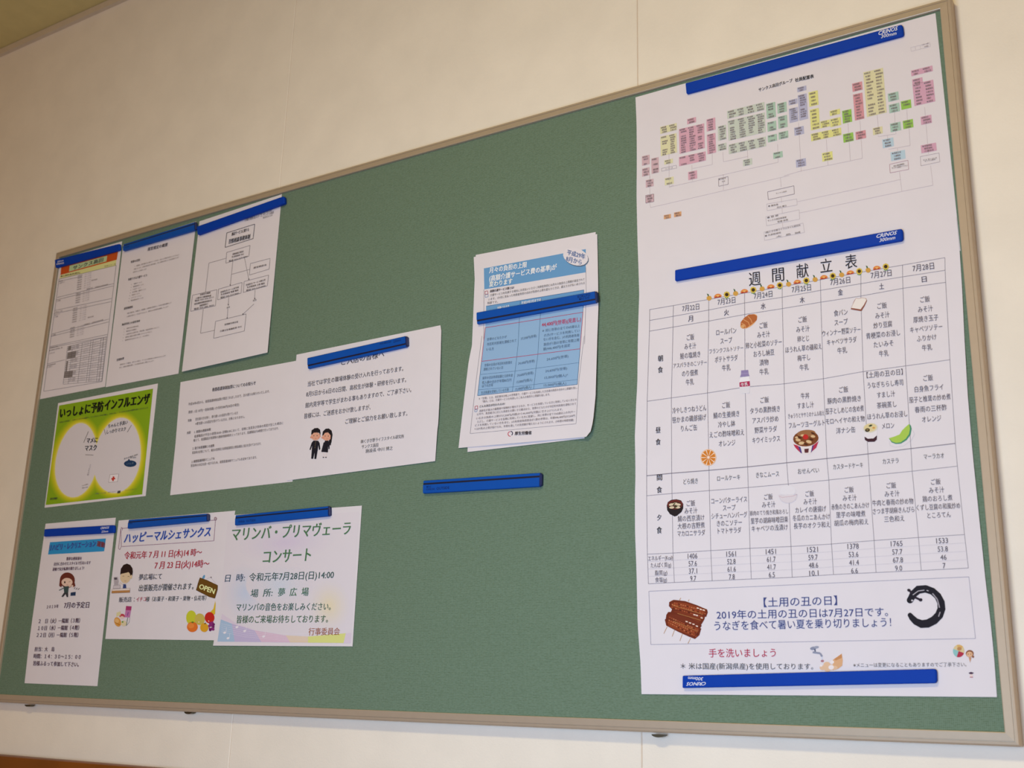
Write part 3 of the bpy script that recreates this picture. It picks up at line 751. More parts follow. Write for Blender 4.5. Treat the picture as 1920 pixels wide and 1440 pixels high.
# ================================================================ 10 fee leaflet, two sheets thick
fee_b = lambda q, t: 2.5 * math.sin(math.pi * min(1, t * 1.1)) + (max(0, (q - 0.75) / 0.25) ** 2) * 14 * max(0, t - .55) + 4.0 * max(0, t - .85) * math.sin(math.pi * q) * 4
s = Sheet('leaflet_page', 'blank back page peeking out below the blue and white fee leaflet', 'leaflet',
          [(892, 478), (1117, 435), (1096, 822), (876.5, 847.5)], z=0.0, bulge=lambda q, t: 1.0)
s.done()
s = Sheet('leaflet', 'blue and white fee leaflet with curled edges and an oval badge, mid-board', 'leaflet',
          [(888.2, 482), (1119.7, 438.8), (1103, 820), (860, 840.5)], z=1.6, bulge=fee_b, n=30,
          left=[(0, 888.2, 482), (.14, 890.5, 532), (.35, 888, 608), (.46, 885.4, 645), (.55, 878.7, 678), (.77, 869, 757.8), (1, 859.6, 840)],
          right=[(0, 1119.7, 438.8), (.16, 1121, 501), (.36, 1122, 577.8), (.5, 1120, 630), (.8, 1116.7, 741.8), (.92, 1112, 790), (.97, 1107, 810), (1, 1099, 819)])
B1 = '#6a9fd0'; B2 = '#92b7dd'
s.line(d1, [(375, 770), (375, 960), (372, 1440)], 0.6, '#8a8690'); s.line(d1, [(1625, 500), (1630, 800), (1610, 1440)], 0.6, '#8a8690')
s.line(d2, [(335, 0), (270, 500), (197, 1145), (1440, 1030), (1470, 560), (1535, 0)], 0.6, '#8a8690')
s.fill(d1, [(375, 512), (1625, 275), (1625, 560), (380, 770)], B1, n=10)
WH = '#eef0f6'
s.text(d1, '月々の負担の上限', 442, 540, 902, 465, 68, WH, 0.026); s.text(d1, '(高額介護サービス費の基準)が', 442, 640, 1268, 492, 70, WH, 0.026); s.text(d1, '変わります', 442, 710, 722, 668, 64, WH, 0.03)
s.ell(d1, 1508, 380, 158, 105, '#5c6f88', rot=18, part='badge_picture'); s.ell(d1, 1500, 368, 158, 104, '#e4e0e8', rot=18, part='badge_picture')
s.text(d1, '平成29年', 1398, 312, 1618, 370, 62, '#3f5f9a', 0.016, up=(-.14, .99)); s.text(d1, '8月から', 1385, 390, 1575, 440, 62, '#3f5f9a', 0.016, up=(-.14, .99))
s.text(d1, '高額介護サービス費とは?', 450, 793, 745, 745, 30, DK, 0.02)
for t_, a, b2, c, d in [('介護サービスを利用する場合にお支払いいただく利用者負担には月々の負担の上限額が設定されて', 450, 843, 1610, 645), ('います。1か月に支払った利用者負担の合計が負担の上限を超えたときは、超えた分が払い戻される', 430, 893, 1612, 690), ('制度です。', 418, 938, 545, 920)]:
    s.text(d1, t_, a, b2, c, d, 30, '#4a4650', 0.006)
s.outline(d1, [(388, 795), (422, 788), (425, 825), (390, 832)], 0.9, '#b0485a'); s.outline(d1, [(390, 835), (425, 828), (427, 860), (392, 867)], 0.7, '#5f87b8')
s.fill(d1, [(402, 975), (1602, 775), (1600, 990), (402, 1190)], B1, n=10); s.fill(d1, [(402, 1035), (1600, 845), (1590, 1050), (392, 1240)], B2, n=10)
a_, b_, c_, d_ = d1(392, 1240), d1(1590, 1050), d2(1488, 150), d2(330, 298)
s.fill(PX, [a_, b_, c_, d_], B2, n=14); s.fill(PX, [d_, c_, d2(1455, 568), d2(285, 700)], B2, n=14)
s.text(d1, '対象となる方', 540, 1000, 685, 975, 34, WH, 0.02); s.text(d1, '平成29年7月までの', 835, 938, 1075, 895, 34, WH, 0.02)
RL = '#b0506a'
s.line(PX, [a_, b_, c_, d_, a_], 1.0, RL)
NL = '#44688c'
s.line(PX, [d1(402, 975), d1(1602, 775), b_], 0.7, NL); s.line(PX, [d_, d2(285, 700), d2(1455, 568), c_], 0.8, NL)
s.line(PX, [d1(822, 905), d1(808, 1175), d1(795, 1440), d2(745, 245), d2(725, 415), d2(692, 652)], 0.6, NL)
s.line(PX, [d1(1080, 880), d1(1065, 1130), d1(1045, 1430), d2(993, 215), d2(970, 385), d2(942, 622)], 0.6, NL)
s.line(d2, [(320, 452), (722, 412), (1478, 312)], 0.5, NL); s.line(d2, [(295, 632), (692, 598), (1462, 510)], 0.5, NL)
s.text(d1, '44,400円(世帯)(見直し)', 1085, 1205, 1565, 1135, 54, '#c03a58', 0.016)
NV = '#3a5878'
for cv, t_, a, b2, c, d in [(d1, '＊ 同じ世帯の全ての65歳以上', 1090, 1280, 1552, 1215), (d1, 'の方(サービスを利用してい', 1112, 1335, 1548, 1275), (d1, 'ない方を含む。)の利用者負担', 1105, 1385, 1545, 1330), (d2, '割合が1割の世帯に年間上限', 1060, 100, 1478, 45), (d2, '額(446,400円)を設定', 1055, 155, 1370, 108),
        (d1, '世帯のどなたかが', 412, 1385, 655, 1350), (d2, '市区町村民税を課税されて', 395, 98, 740, 52), (d2, 'いる方', 388, 158, 475, 148), (d1, '37,200円(世帯)', 828, 1375, 1020, 1338),
        (d2, '24,600円(世帯)', 1095, 275, 1350, 235), (d2, '24,600円(世帯)', 1080, 412, 1335, 378), (d2, '15,000円(個人)*', 1070, 490, 1345, 458), (d2, '15,000円(個人)', 1062, 580, 1325, 555),
        (d2, '世帯の全員が市区町村民税を', 365, 345, 690, 308), (d2, '課税されていない方', 355, 392, 585, 370), (d2, '24,600円(世帯)', 760, 322, 955, 292), (d2, '24,600円(世帯)', 748, 462, 938, 432), (d2, '15,000円(個人)', 742, 540, 925, 512), (d2, '15,000円(個人)', 728, 625, 915, 598),
        (d2, '前年の合計所得金額と公的年金', 342, 495, 698, 460), (d2, '収入額の合計が年間80万円', 338, 548, 680, 515), (d2, '以下の方等', 335, 588, 465, 575), (d2, '生活保護を受給している方等', 325, 668, 650, 630)]:
    s.text(cv, t_, a, b2, c, d, 34, NV, 0.004)
for t_, a, b2, c, d, bo in [('＊「世帯」とは、住民基本台帳上の世帯員で、介護サービスを利用した方全員の負担の合計の上限額を指し、', 298, 738, 1460, 605, 0), ('「個人」とは、介護サービスを利用したご本人の負担の上限額を指します。', 340, 770, 1135, 685, 0),
        ('どんな改正が行われるの?', 308, 828, 605, 795, .02), ('高齢化が進み介護費用や保険料が増大するなか、サービスを利用している方と利用していない方との', 305, 880, 1448, 745, 0), ('公平や、負担能力に応じた負担をお願いする観点から、世帯のどなたかが市区町村民税を課税されて', 275, 920, 1440, 795, 0),
        ('いる方の負担の上限が37,200円(月額)から44,400円(月額)に引き上げられます。', 268, 968, 1285, 860, 0), ('ただし、介護サービスを長期に利用している方に配慮し、同じ世帯の全ての65歳以上の方(サー', 280, 1008, 1430, 888, 0),
        ('ビスを利用していない方を含む。)の利用者負担割合が1割の世帯は、年額446,400円(37,200円', 255, 1050, 1428, 935, 0), ('×12か月)の上限が設けられ、年間を通しての負担額が増えないようにされます。(3年間の時限措置)', 248, 1092, 1412, 985, 0)]:
    s.text(d2, t_, a, b2, c, d, 27, '#57525e', bo)
s.outline(d2, [(255, 825), (285, 820), (285, 855), (252, 860)], 0.9, '#b0485a'); s.outline(d2, [(252, 863), (280, 860), (276, 888), (250, 890)], 0.7, '#5f87b8')
pp = 'emblem_picture'
s.line(d2, [(668, 1122), (648, 1130), (640, 1150), (650, 1172), (672, 1178)], 1.2, '#c03a48', pp, seg=3); s.line(d2, [(672, 1118), (690, 1125), (696, 1145), (685, 1165)], 1.5, '#2d2a48', pp, seg=3)
s.text(d2, '厚生労働省', 722, 1145, 918, 1135, 40, DK, 0.03)
s.done()
# ================================================================ 11 staff chart
s = Sheet('chart_sheet', 'large staff organisation chart of small coloured boxes, above the weekly menu', 'chart',
          [(1191.5, 182.5), (1754, 24.5), (1801, 470), (1197, 541)], z=0.1, bulge=lambda q, t: 0.5 * math.sin(math.pi * q) * t,
          left=[(0, 1191.5, 182.5), (.14, 1193.6, 232.5), (.31, 1194, 295), (.52, 1193.5, 368), (.72, 1195, 441), (.86, 1196.7, 491), (1, 1198.2, 541)], n=26)
s.text(PX, 'サンクス高田グループ', *d4(1292, 100), *d5(75, 578), 6.4, '#26222a', 0.018)
s.text(d5, '社員配置表', 100, 578, 266, 540, 32, '#26222a', 0.026)
rs = random.Random(3)
WORDS = ['介護職員', '看護職員', '生活相談員', '介護主任', '夜勤専従', '調理補助', '機能訓練', '事務主任', '介護助手']
def block(cv, x0, y0, x1, y1, col, cols, rows, mark=True, border=None, last=None):
    Q = s.quad(cv, x0, y0, x1, y1)
    s.poly(PX, Q, col, 'coloured_box')
    if border: s.outline(PX, Q, 0.6, border)
    def at(a, b2): return tuple((1 - a) * ((1 - b2) * Q[0][k] + b2 * Q[3][k]) + a * ((1 - b2) * Q[1][k] + b2 * Q[2][k]) for k in (0, 1))
    hh = math.dist(Q[0], Q[3]) / rows
    dk = '#6e626b'
    for c in range(cols):
        for r in range(rows):
            b2 = (r + .5) / rows; a0 = (c + (.1 if r == 0 else .2)) / cols; a1 = (c + (.72 if r == 0 else .62 + .32 * rs.random())) / cols
            if r and rs.random() < .08: continue
            if r == 0 or rs.random() < .12:
                s.text(PX, '■', *at(a0, b2), *at(a0 + .1 / cols, b2), min(2.6, hh * .7), dk, 0.02); a0 += .13 / cols
            s.text(PX, WORDS[rs.randrange(9)], *at(a0, b2), *at(a1, b2), min(3.4, hh * .72), dk, 0.01)
PKG, YL, PK, GG, GN, BL, YE, LG, RO, CM, TL, LB, PR = '#d0b3bd', '#dedcb4', '#d8aabd', '#c8d2c8', '#abc9b9', '#b6b8d4', '#e0e092', '#98c85c', '#d79aa4', '#ddd9b0', '#abcabe', '#b9d2e2', '#d5a8c0'
LC = '#c6bac0'
# connecting lines first
for cv, P in [(d4, [(205, 960), (205, 985)]), (d4, [(203, 1230), (212, 1275), (1600, 955)]), (d5, [(0, 1438), (150, 1395), (590, 1305), (705, 1280), (683, 940)]), (d4, [(440, 1050), (400, 1070), (1488, 822), (1482, 640)]),
              (d4, [(625, 850), (630, 1010)]), (d4, [(828, 740), (830, 845), (632, 885)]), (d4, [(935, 720), (940, 818), (1182, 765)]), (d4, [(1180, 700), (1184, 790)]), (d4, [(940, 945), (940, 1100)]), (d4, [(395, 730), (400, 1075)]),
              (d4, [(203, 940), (205, 1150)]), (d5, [(130, 960), (155, 1400)]), (d5, [(380, 1110), (396, 1345)]), (d5, [(575, 965), (597, 1305)]), (d5, [(838, 890), (848, 1005)]), (d5, [(995, 865), (998, 965)]), (d5, [(1105, 840), (1110, 935)]),
              (d5, [(845, 1075), (850, 1085), (1010, 1060), (1005, 1040)]), (d5, [(930, 1075), (935, 1110)]), (d5, [(1125, 1010), (1135, 1165), (940, 1200)]), (d5, [(1265, 820), (1300, 1240)]), (d5, [(1020, 1190), (1025, 1230)]),
              (d7, [(1062, 370), (1085, 560)]), (d7, [(1362, 310), (1385, 500), (1085, 560), (98, 768)]), (d7, [(75, 660), (1072, 445)]), (d6, [(1700, 80), (1708, 185)]), (d6, [(1708, 300), (1714, 360)]), (d6, [(1716, 420), (1722, 480)]), (d6, [(1722, 590), (1728, 645)])]:
    s.line(cv, P, 0.55, LC)
for a in [(88, 610, 185, 705, PKG, 1, 4), (90, 762, 183, 840, PKG, 1, 3), (203, 638, 298, 806, PKG, 1, 6), (135, 903, 233, 975, PKG, 1, 3), (312, 250, 518, 285, YL, 2, 3), (315, 370, 520, 562, YL, 2, 9), (362, 660, 470, 690, YL, 1, 2),
          (368, 880, 480, 945, YL, 1, 3), (643, 153, 755, 190, PK, 1, 2), (542, 277, 862, 507, PK, 3, 11), (542, 620, 875, 660, PK, 3, 4), (880, 158, 994, 280, PK, 1, 5), (885, 345, 1000, 562, PK, 1, 9), (655, 803, 768, 880, PK, 1, 3)]:
    block(f1, *a)
block(f1, 135, 1090, 235, 1165, PKG, 1, 3, border='#7a6068')
for a in [(50, 695, 200, 905, GG, 1, 6), (50, 1000, 203, 1080, GG, 1, 3), (208, 435, 845, 412, GG, 4, 3), (218, 602, 862, 790, GG, 4, 9), (232, 1002, 872, 1025, GG, 4, 4), (475, 1260, 635, 1335, GG, 1, 3),
          (865, 315, 1035, 530, GN, 1, 6), (885, 628, 1045, 750, GN, 1, 4), (892, 850, 1055, 930, GN, 1, 3), (1053, 312, 1220, 440, GN, 1, 4), (1066, 532, 1232, 700, GN, 1, 5), (1075, 798, 1245, 880, GN, 1, 3), (985, 1140, 1150, 1210, GN, 1, 3),
          (1390, 40, 1550, 78, BL, 1, 2), (1400, 170, 1578, 562, BL, 1, 11), (1245, 255, 1400, 302, BL, 1, 2), (1250, 398, 1415, 602, BL, 1, 7), (1340, 718, 1510, 815, BL, 1, 3), (1368, 1260, 1545, 1355, BL, 1, 3)]:
    block(f2, *a)
for a in [(220, 688, 312, 798, YE, 1, 4), (230, 845, 325, 1012, YE, 1, 6), (325, 950, 413, 992, YE, 1, 3), (412, 930, 515, 980, YE, 1, 3), (410, 855, 507, 880, YE, 1, 2), (240, 1062, 518, 1070, YE, 3, 3), (340, 1235, 440, 1293, YE, 1, 3),
          (522, 855, 614, 950, LG, 1, 5), (530, 1065, 628, 1122, LG, 1, 3), (1050, 770, 1148, 825, LG, 1, 3), (1068, 945, 1166, 1000, LG, 1, 3), (612, 610, 708, 662, RO, 1, 3), (620, 708, 724, 922, RO, 1, 9), (642, 1045, 740, 1097, RO, 1, 3),
          (712, 508, 925, 868, CM, 2, 14), (797, 1010, 890, 1055, CM, 1, 3), (933, 700, 1035, 752, TL, 1, 3), (942, 800, 1044, 855, TL, 1, 3), (953, 970, 1055, 1027, TL, 1, 3), (883, 1112, 990, 1170, LB, 1, 3), (958, 1228, 1095, 1282, LB, 1, 3),
          (1142, 492, 1340, 495, PR, 2, 2), (1152, 572, 1250, 600, PR, 1, 2), (1155, 615, 1362, 768, PR, 2, 7), (1228, 908, 1332, 960, PR, 1, 3), (1230, 1165, 1375, 1210, PR, 1, 3)]:
    block(d5, *a)
for a in [(357, 1332, 446, 1368), (482, 1300, 574, 1342)]: block(f1, *a, '#dca87c', 1, 2)
OL = '#8d8088'
def obox(cv, P, rows, w=0.6, col=OL, h=14):
    s.outline(cv, P, w, col)
    for t_, a, b2, c, d in rows: s.text(cv, t_, a, b2, c, d, h, '#5d545e', 0.008)
obox(d6, [(1003, 90), (1110, 66), (1113, 152), (1006, 176)], [('■介護主任', 1008, 100, 1085, 82), ('主任', 1040, 123, 1078, 115)], .7)
obox(d6, [(1555, 238), (1851, 170), (1856, 262), (1563, 326)], [('サンクス高田', 1648, 258, 1768, 232)], .8)
obox(d6, [(1545, 375), (1883, 318), (1888, 385), (1550, 450)], [('● 施設長', 1562, 400, 1675, 378), ('中川 博之', 1660, 415, 1770, 392)], .5, '#b9b0b8', 20)
obox(d6, [(1535, 518), (1910, 440), (1916, 545), (1543, 620)], [('● 取 締', 1550, 530, 1675, 502), ('サンクス高田事業部', 1555, 565, 1765, 522), ('管理 部長', 1665, 578, 1785, 550)], .5, '#b9b0b8', 20)
obox(d6, [(1515, 690), (1955, 590), (1970, 695), (1520, 785)], [('(株)くびき野ライフスタイル研究所', 1530, 698, 1925, 612), ('● 代表取締役', 1525, 735, 1705, 695), ('大  島  誠', 1650, 745, 1925, 690)], .5, '#b9b0b8', 20)
obox(d5, [(950, 1335), (1115, 1298), (1122, 1380), (955, 1412)], [('居宅介護支援事業所', 985, 1352, 1082, 1330), ('サンクス高田ケアプラン', 970, 1370, 1115, 1345)], .7, '#b58a96', 14)
obox(d5, [(1227, 1265), (1395, 1232), (1402, 1312), (1232, 1348)], [('デイサービス', 1250, 1298, 1375, 1275), ('サンクス高田', 1265, 1308, 1360, 1288)], .6, '#a89aa2', 14)
obox(d5, [(1140, 285), (1312, 240), (1316, 275), (1145, 318)], [('二〇一九年', 1240, 262, 1300, 245), ('七月現在', 1260, 278, 1300, 268)], .35, '#b9b0b8', 12)
s.line(d5, [(1180, 275), (1185, 308)], .35, '#b9b0b8'); s.line(d5, [(1225, 265), (1230, 295)], .35, '#b9b0b8')
s.outline(f1, [(330, 757), (512, 718), (514, 755), (332, 793)], .45, '#9a929a'); s.text(f1, 'グループホーム夢', 375, 768, 465, 748, 18, '#7a727a')
s.done()

# ================================================================ 12 weekly menu
def menu_b(q, t): return 0.8 * math.sin(math.pi * t) + 0.2 * math.exp(-((q - .46) / .05) ** 2) * math.sin(math.pi * t)
s = Sheet('menu_sheet', 'big weekly menu poster with a seven-day table and small food drawings', 'menu',
          [(1197, 496), (1793.3, 407), (1869.3, 1307), (1202.8, 1301.5)], z=0.9, bulge=menu_b, n=40,
          left=[(0, 1196.7, 491), (.07, 1198.6, 549), (.17, 1196, 628), (.285, 1195, 720), (.325, 1193, 752), (.4, 1190.4, 817), (.49, 1191.5, 887), (.555, 1190.4, 940), (.63, 1190.8, 1000), (.72, 1193.6, 1078), (.84, 1195.5, 1171), (.93, 1201, 1244), (1, 1202.8, 1301.5)],
          right=[(0, 1793.3, 407), (.06, 1798.7, 461), (.15, 1804, 542.5), (.26, 1808.6, 640), (.37, 1814.4, 739), (.485, 1823, 843), (.66, 1838.9, 1000), (.76, 1847.8, 1089), (.84, 1856.7, 1160), (.92, 1864, 1233), (1, 1869.3, 1307)])
GX = [[(1218, 580.5), (1262.6, 572.8), (1328.8, 561.4), (1396, 549.5), (1466.6, 537.5), (1538, 524.5), (1614, 510.5), (1692, 497), (1771.6, 483)],
      [(1218, 600.8), (1262, 593), (1328.8, 581.2), (1396, 568), (1466.6, 557.3), (1538.6, 544.3), (1614, 531.8), (1692.4, 519), (1772, 506.7)],
      [(1217.6, 621), (1261.9, 613.3), (1328.8, 601.9), (1396.3, 589.6), (1467, 578.5), (1539, 566.5), (1614, 555), (1693, 540.5), (1773, 529.3)],
      [(1213.4, 752.3), (1258.8, 746), (1326.5, 736.8), (1397, 725.6), (1470.3, 719.6), (1543.8, 710), (1618.4, 696.6), (1698, 686), (1780.9, 674.4)],
      [(1212.5, 892), (1259.4, 887.3), (1329.4, 881.8), (1401.6, 875.4), (1475, 867.7), (1550.3, 859.7), (1627.4, 851), (1708, 841), (1791.2, 831.4)],
      [(1212.5, 929.4), (1260, 925.2), (1330, 919.8), (1402.9, 914), (1478, 907.3), (1554, 900), (1630, 891.5), (1710.3, 883.4), (1795, 874)],
      [(1213.7, 1039), (1261.8, 1037), (1332.7, 1032.3), (1406.2, 1028), (1483, 1024.6), (1559, 1020), (1638.8, 1013.4), (1722, 1007.8), (1808.4, 1002.2)],
      [(1215.8, 1094.6), (1264.3, 1092), (1335.2, 1089), (1408.6, 1085.6), (1485.3, 1082.5), (1562.8, 1077.2), (1642.5, 1073.4), (1727.3, 1069.7), (1815.6, 1065)]]
TG = '#8d8792'
for j, r in enumerate(GX): s.line(PX, r, 1.5 if j == 4 else 0.85, TG, 'table_lines')
for i in range(9): s.line(PX, [r[i] for r in GX], 0.85, TG, 'table_lines')
for f in (.25, .5, .75):
    s.line(PX, [tuple((1 - f) * GX[6][i][k] + f * GX[7][i][k] for k in (0, 1)) for i in range(9)], 0.35, '#bdb8c2', 'table_lines')
TXC = '#56515e'
FS = 11.0
def col(lines, x0, y0, x1, y1, w={}):
    n = len(lines)
    for k, t_ in enumerate(lines):
        f = k / max(1, n - 1); x = x0 + (x1 - x0) * f; y = y0 + (y1 - y0) * f
        ww = w.get(k, len(t_) * 8.3 + (x0 - 1290) / 450 * 1.6 * len(t_) * .45); h = FS * (1 if k not in w or w[k] / len(t_) > 6.6 else .82)
        s.ctext(t_, x, y, ww, h, TXC, 0.004)
col(['ご飯', 'みそ汁', '鮭の塩焼き', 'アスパラきのこソテー', 'のり佃煮', '牛乳'], 1294.4, 632.4, 1293.3, 716.4, {0: 14, 1: 22, 2: 38, 3: 63, 4: 30, 5: 15})
col(['ロールパン', 'スープ', 'フランクフルトソテー', 'ポテトサラダ', '牛乳'], 1361.6, 621.7, 1361.6, 689.7, {0: 38, 1: 22, 2: 64, 3: 43, 4: 16})
col(['ご飯', 'みそ汁', '卵と小松菜のソテー', 'おろし納豆', '漬物', '牛乳'], 1431.4, 610, 1432.5, 697, {0: 15, 1: 24, 2: 68, 3: 39, 4: 17, 5: 17})
col(['ご飯', 'みそ汁', '卵とじ', 'ほうれん草の磯和え', '梅干し', '牛乳'], 1504.7, 599.2, 1507.6, 688.9, {0: 16, 1: 25, 2: 22, 3: 68, 4: 24, 5: 17})
col(['食パン', 'スープ', 'ウィンナー野菜ソテー', 'キャベツサラダ', '牛乳'], 1576.2, 586.3, 1578.9, 657, {0: 26, 1: 25, 2: 72, 3: 56, 4: 18})
col(['ご飯', 'みそ汁', '炒り豆腐', '青梗菜のお浸し', 'たいみそ', '牛乳'], 1653.7, 573.2, 1657, 662.8, {0: 18, 1: 27, 2: 35, 3: 64, 4: 37, 5: 18})
col(['ご飯', 'みそ汁', '厚焼き玉子', 'キャベツソテー', 'ふりかけ', '牛乳'], 1734.2, 561.3, 1738, 651.7, {0: 18, 1: 28, 2: 47, 3: 61, 4: 37, 5: 19})
col(['冷やしきつねうどん', '笹かまの磯部揚げ', 'りんご缶'], 1292.3, 767.5, 1291.8, 802.7, {0: 64, 1: 64, 2: 30})
col(['ご飯', '鯖の生姜焼き', '冷やし鉢', 'えごの酢味噌和え', 'オレンジ'], 1361.3, 759.6, 1363, 831, {0: 15, 1: 49, 2: 32, 3: 65, 4: 31})
col(['ご飯', 'タラの黒酢焼き', 'アスパラ炒め', '野菜サラダ', 'キウイミックス'], 1433.5, 750, 1436.4, 824, {0: 16, 1: 56, 2: 49, 3: 42, 4: 52})
col(['牛丼', 'すまし汁', 'きゅうりとササミのナムル和え', 'フルーツヨーグルト'], 1509.3, 742.2, 1512.5, 795.3, {0: 16, 1: 31, 2: 68, 3: 68})
col(['ご飯', '豚肉の黒酢焼き', '茄子としめじの含め煮', 'モロヘイヤの和え物', '洋ナシ缶'], 1581.6, 730.6, 1585.6, 806.7, {0: 17, 1: 63, 2: 72, 3: 73, 4: 36})
col(['【土用の丑の日】', 'うなぎちらし寿司', 'すまし汁', '茶碗蒸し', 'ほうれん草のお浸し', 'メロン'], 1658.5, 700.4, 1665, 798.3, {0: 68, 1: 67, 2: 34, 3: 37, 4: 75, 5: 23})
col(['ご飯', '白身魚フライ', '茄子と椎茸の炒め煮', '春雨の三杯酢', 'オレンジ'], 1740, 708.7, 1746.5, 785.3, {0: 18, 1: 54, 2: 78, 3: 60, 4: 36})
for t_, x, y, w in [('どら焼き', 1294.7, 902.5, 27), ('ロールケーキ', 1366, 896, 43), ('きなこムース', 1439, 889.7, 43), ('おせんべい', 1515.7, 882.8, 40), ('カスタードケーキ', 1589.8, 873.8, 56), ('カステラ', 1669.8, 864.5, 30), ('マーラカオ', 1750.8, 855.3, 38)]:
    s.ctext(t_, x, y, w, FS * .92, TXC, 0.004)
FS = 10.8
col(['ご飯', 'みそ汁', '鯖の西京漬け', '大根の吉野煮', 'マカロニサラダ'], 1295.2, 943.8, 1296, 999.7, {0: 16, 1: 24, 2: 50, 3: 51, 4: 52})
col(['コーンバターライス', 'スープ', 'シチューハンバーグ', 'きのこソテー', 'トマトサラダ'], 1367, 937.8, 1367.6, 994.9, {0: 67, 1: 24, 2: 67, 3: 47, 4: 44})
col(['ご飯', 'みそ汁', '豚肉のてり焼き和風おろし', '里芋の胡麻味噌田楽', 'キャベツの浅漬け'], 1440.6, 931.8, 1443, 990, {0: 16, 1: 25, 2: 72, 3: 70, 4: 68})
col(['ご飯', 'みそ汁', 'カレイの唐揚げ', '冬瓜のカニあんかけ', '長芋のオクラ和え'], 1518, 925.9, 1522, 985, {0: 16, 1: 25, 2: 58, 3: 70, 4: 68})
col(['ご飯', 'みそ汁', '赤魚のきのこあんかけ', '里芋の味噌煮', '胡瓜の梅肉和え'], 1592, 918.4, 1596, 979.7, {0: 17, 1: 26, 2: 71, 3: 55, 4: 64})
col(['ご飯', 'みそ汁', '牛肉と春雨の炒め物', 'さつま芋胡麻きんぴら', '三色和え'], 1671, 910.3, 1676.6, 972.8, {0: 18, 1: 28, 2: 77, 3: 78, 4: 38})
col(['ご飯', 'みそ汁', '鶏のおろし煮', 'くずし豆腐の和風炒め', 'ところてん'], 1754.4, 903.4, 1760.6, 965.6, {0: 18, 1: 29, 2: 56, 3: 82, 4: 44})
for vals, x0, y0, x1, y1, w in [(('1406', '57.6', '37.1', '9.7'), 1298.3, 1042.3, 1299.5, 1084.4, 18), (('1561', '52.8', '61.6', '7.8'), 1370.8, 1038.4, 1372, 1081.3, 18), (('1451', '61.7', '41.7', '6.5'), 1445.2, 1034, 1447, 1077.4, 19),
        (('1521', '59.7', '48.6', '10.1'), 1523.4, 1030, 1525.9, 1074.4, 20), (('1378', '53.6', '41.4', '6.6'), 1599.4, 1024, 1602, 1069.7, 21), (('1765', '57.7', '67.8', '9.0'), 1681, 1019, 1684.7, 1065, 22), (('1533', '53.8', '46', '7'), 1766.3, 1013.4, 1770, 1060.3, 22)]:
    for k, t_ in enumerate(vals):
        f = k / 3; wd = w * {4: 1.0 if '.' not in t_ else .86, 3: .6, 2: .52, 1: .24}[len(t_)]
        s.ctext(t_, x0 + (x1 - x0) * f, y0 + (y1 - y0) * f, wd, 12.5, TXC, 0.004)
for t_, x, y, w, h in [('朝', 1238.2, 672, 9, 11), ('食', 1238, 693.5, 9, 11), ('昼', 1234, 806.4, 9, 11), ('食', 1234, 828.7, 9, 11), ('間', 1236.4, 895, 9.5, 11.5), ('食', 1236.2, 918.5, 9.5, 11.5), ('夕', 1235.9, 970.5, 8, 10.5), ('食', 1236, 994.2, 9.5, 12)]:
    s.ctext(t_, x, y, w, h, '#3a363e', 0.016)
for t_, x, y, w in [('エネルギー(Kcal)', 1238, 1046.4, 46), ('たんぱく質(g)', 1239, 1059.5, 38), ('脂質(g)', 1239.3, 1074, 23), ('食塩(g)', 1239.3, 1087, 22)]:
    s.ctext(t_, x, y, w, 9, TXC, 0.006)
for k, (x, y) in enumerate([(1295, 576.7), (1362, 564.4), (1430.7, 553), (1502.4, 540.9), (1575.2, 527), (1652, 513.9), (1731, 500.8)]):
    s.ctext('7月2%d日' % (k + 2), x, y, 32 + k * 1.4, 11.5 + k * .2, TXC, 0.006)
for t_, x, y in [('月', 1294.7, 597.3), ('火', 1362, 586), ('水', 1431, 574), ('木', 1504, 562.6), ('金', 1575.6, 548.2), ('土', 1652.7, 537), ('日', 1732.7, 523.5)]:
    s.ctext(t_, x, y, 9, 11, TXC, 0.01)
for t_, x, y in [('週', 1415.2, 523), ('間', 1458.8, 515.3), ('献', 1504.6, 508), ('立', 1549, 498.6), ('表', 1595.6, 490.8)]:
    s.ctext(t_, x, y, 22.5, 25, '#26242e', 0.004, res=3)
pp = 'garland_picture'
for k in range(21):
    x = 325 + (1678 - 325) * k / 20; y = 605 - (x - 325) * .176
    if k % 3 == 0:
        s.ell(e8, x, y + 4, 20, 19, '#d2a24e', n=12, part=pp); s.poly(e8, [(x - 10, y - 12), (x - 18, y - 32), (x - 4, y - 26), (x - 2, y - 10)], '#44633e', pp)
    elif k % 3 == 1:
        s.ell(e8, x, y + 6, 30, 24, '#e08a48', n=14, a0=180, a1=360, rot=-8, part=pp); s.ell(e8, x, y + 6, 18, 15, '#eab86a', n=10, a0=180, a1=360, rot=-8, part=pp); s.poly(e8, [(x - 32, y + 16), (x - 14, y), (x, y + 6), (x + 14, y - 4), (x + 26, y + 8)], '#b8452a', pp)
    else:
        for a in range(8):
            s.ell(e8, x + 16 * math.cos(a * .785), y + 16 * math.sin(a * .785), 9, 9, '#d9bd4a', n=8, part=pp)
        s.ell(e8, x, y, 14, 14, '#43311c', n=12, part=pp); s.poly(e8, [(x - 18, y + 26), (x - 8, y + 20), (x - 4, y + 28), (x + 6, y + 20), (x + 16, y + 26), (x, y + 31)], '#6d9a4a', pp)
# croissant
pp = 'croissant_picture'
s.ell(d8, 1335, 410, 124, 62, '#e6b078', rot=-38, part=pp)
s.poly(d8, [(1238, 480), (1235, 420), (1280, 365), (1335, 325), (1400, 322), (1438, 345), (1432, 395), (1380, 440), (1310, 488), (1262, 495)], '#b4683a', pp)
for P in [[(1268, 385), (1330, 420), (1345, 462)], [(1322, 345), (1360, 385), (1378, 432)], [(1245, 430), (1290, 455), (1298, 488)]]: s.line(d8, P, 1.3, '#dba06a', pp)
s.ell(d8, 1262, 470, 24, 20, '#d9a36c', rot=-30, part=pp, n=12)
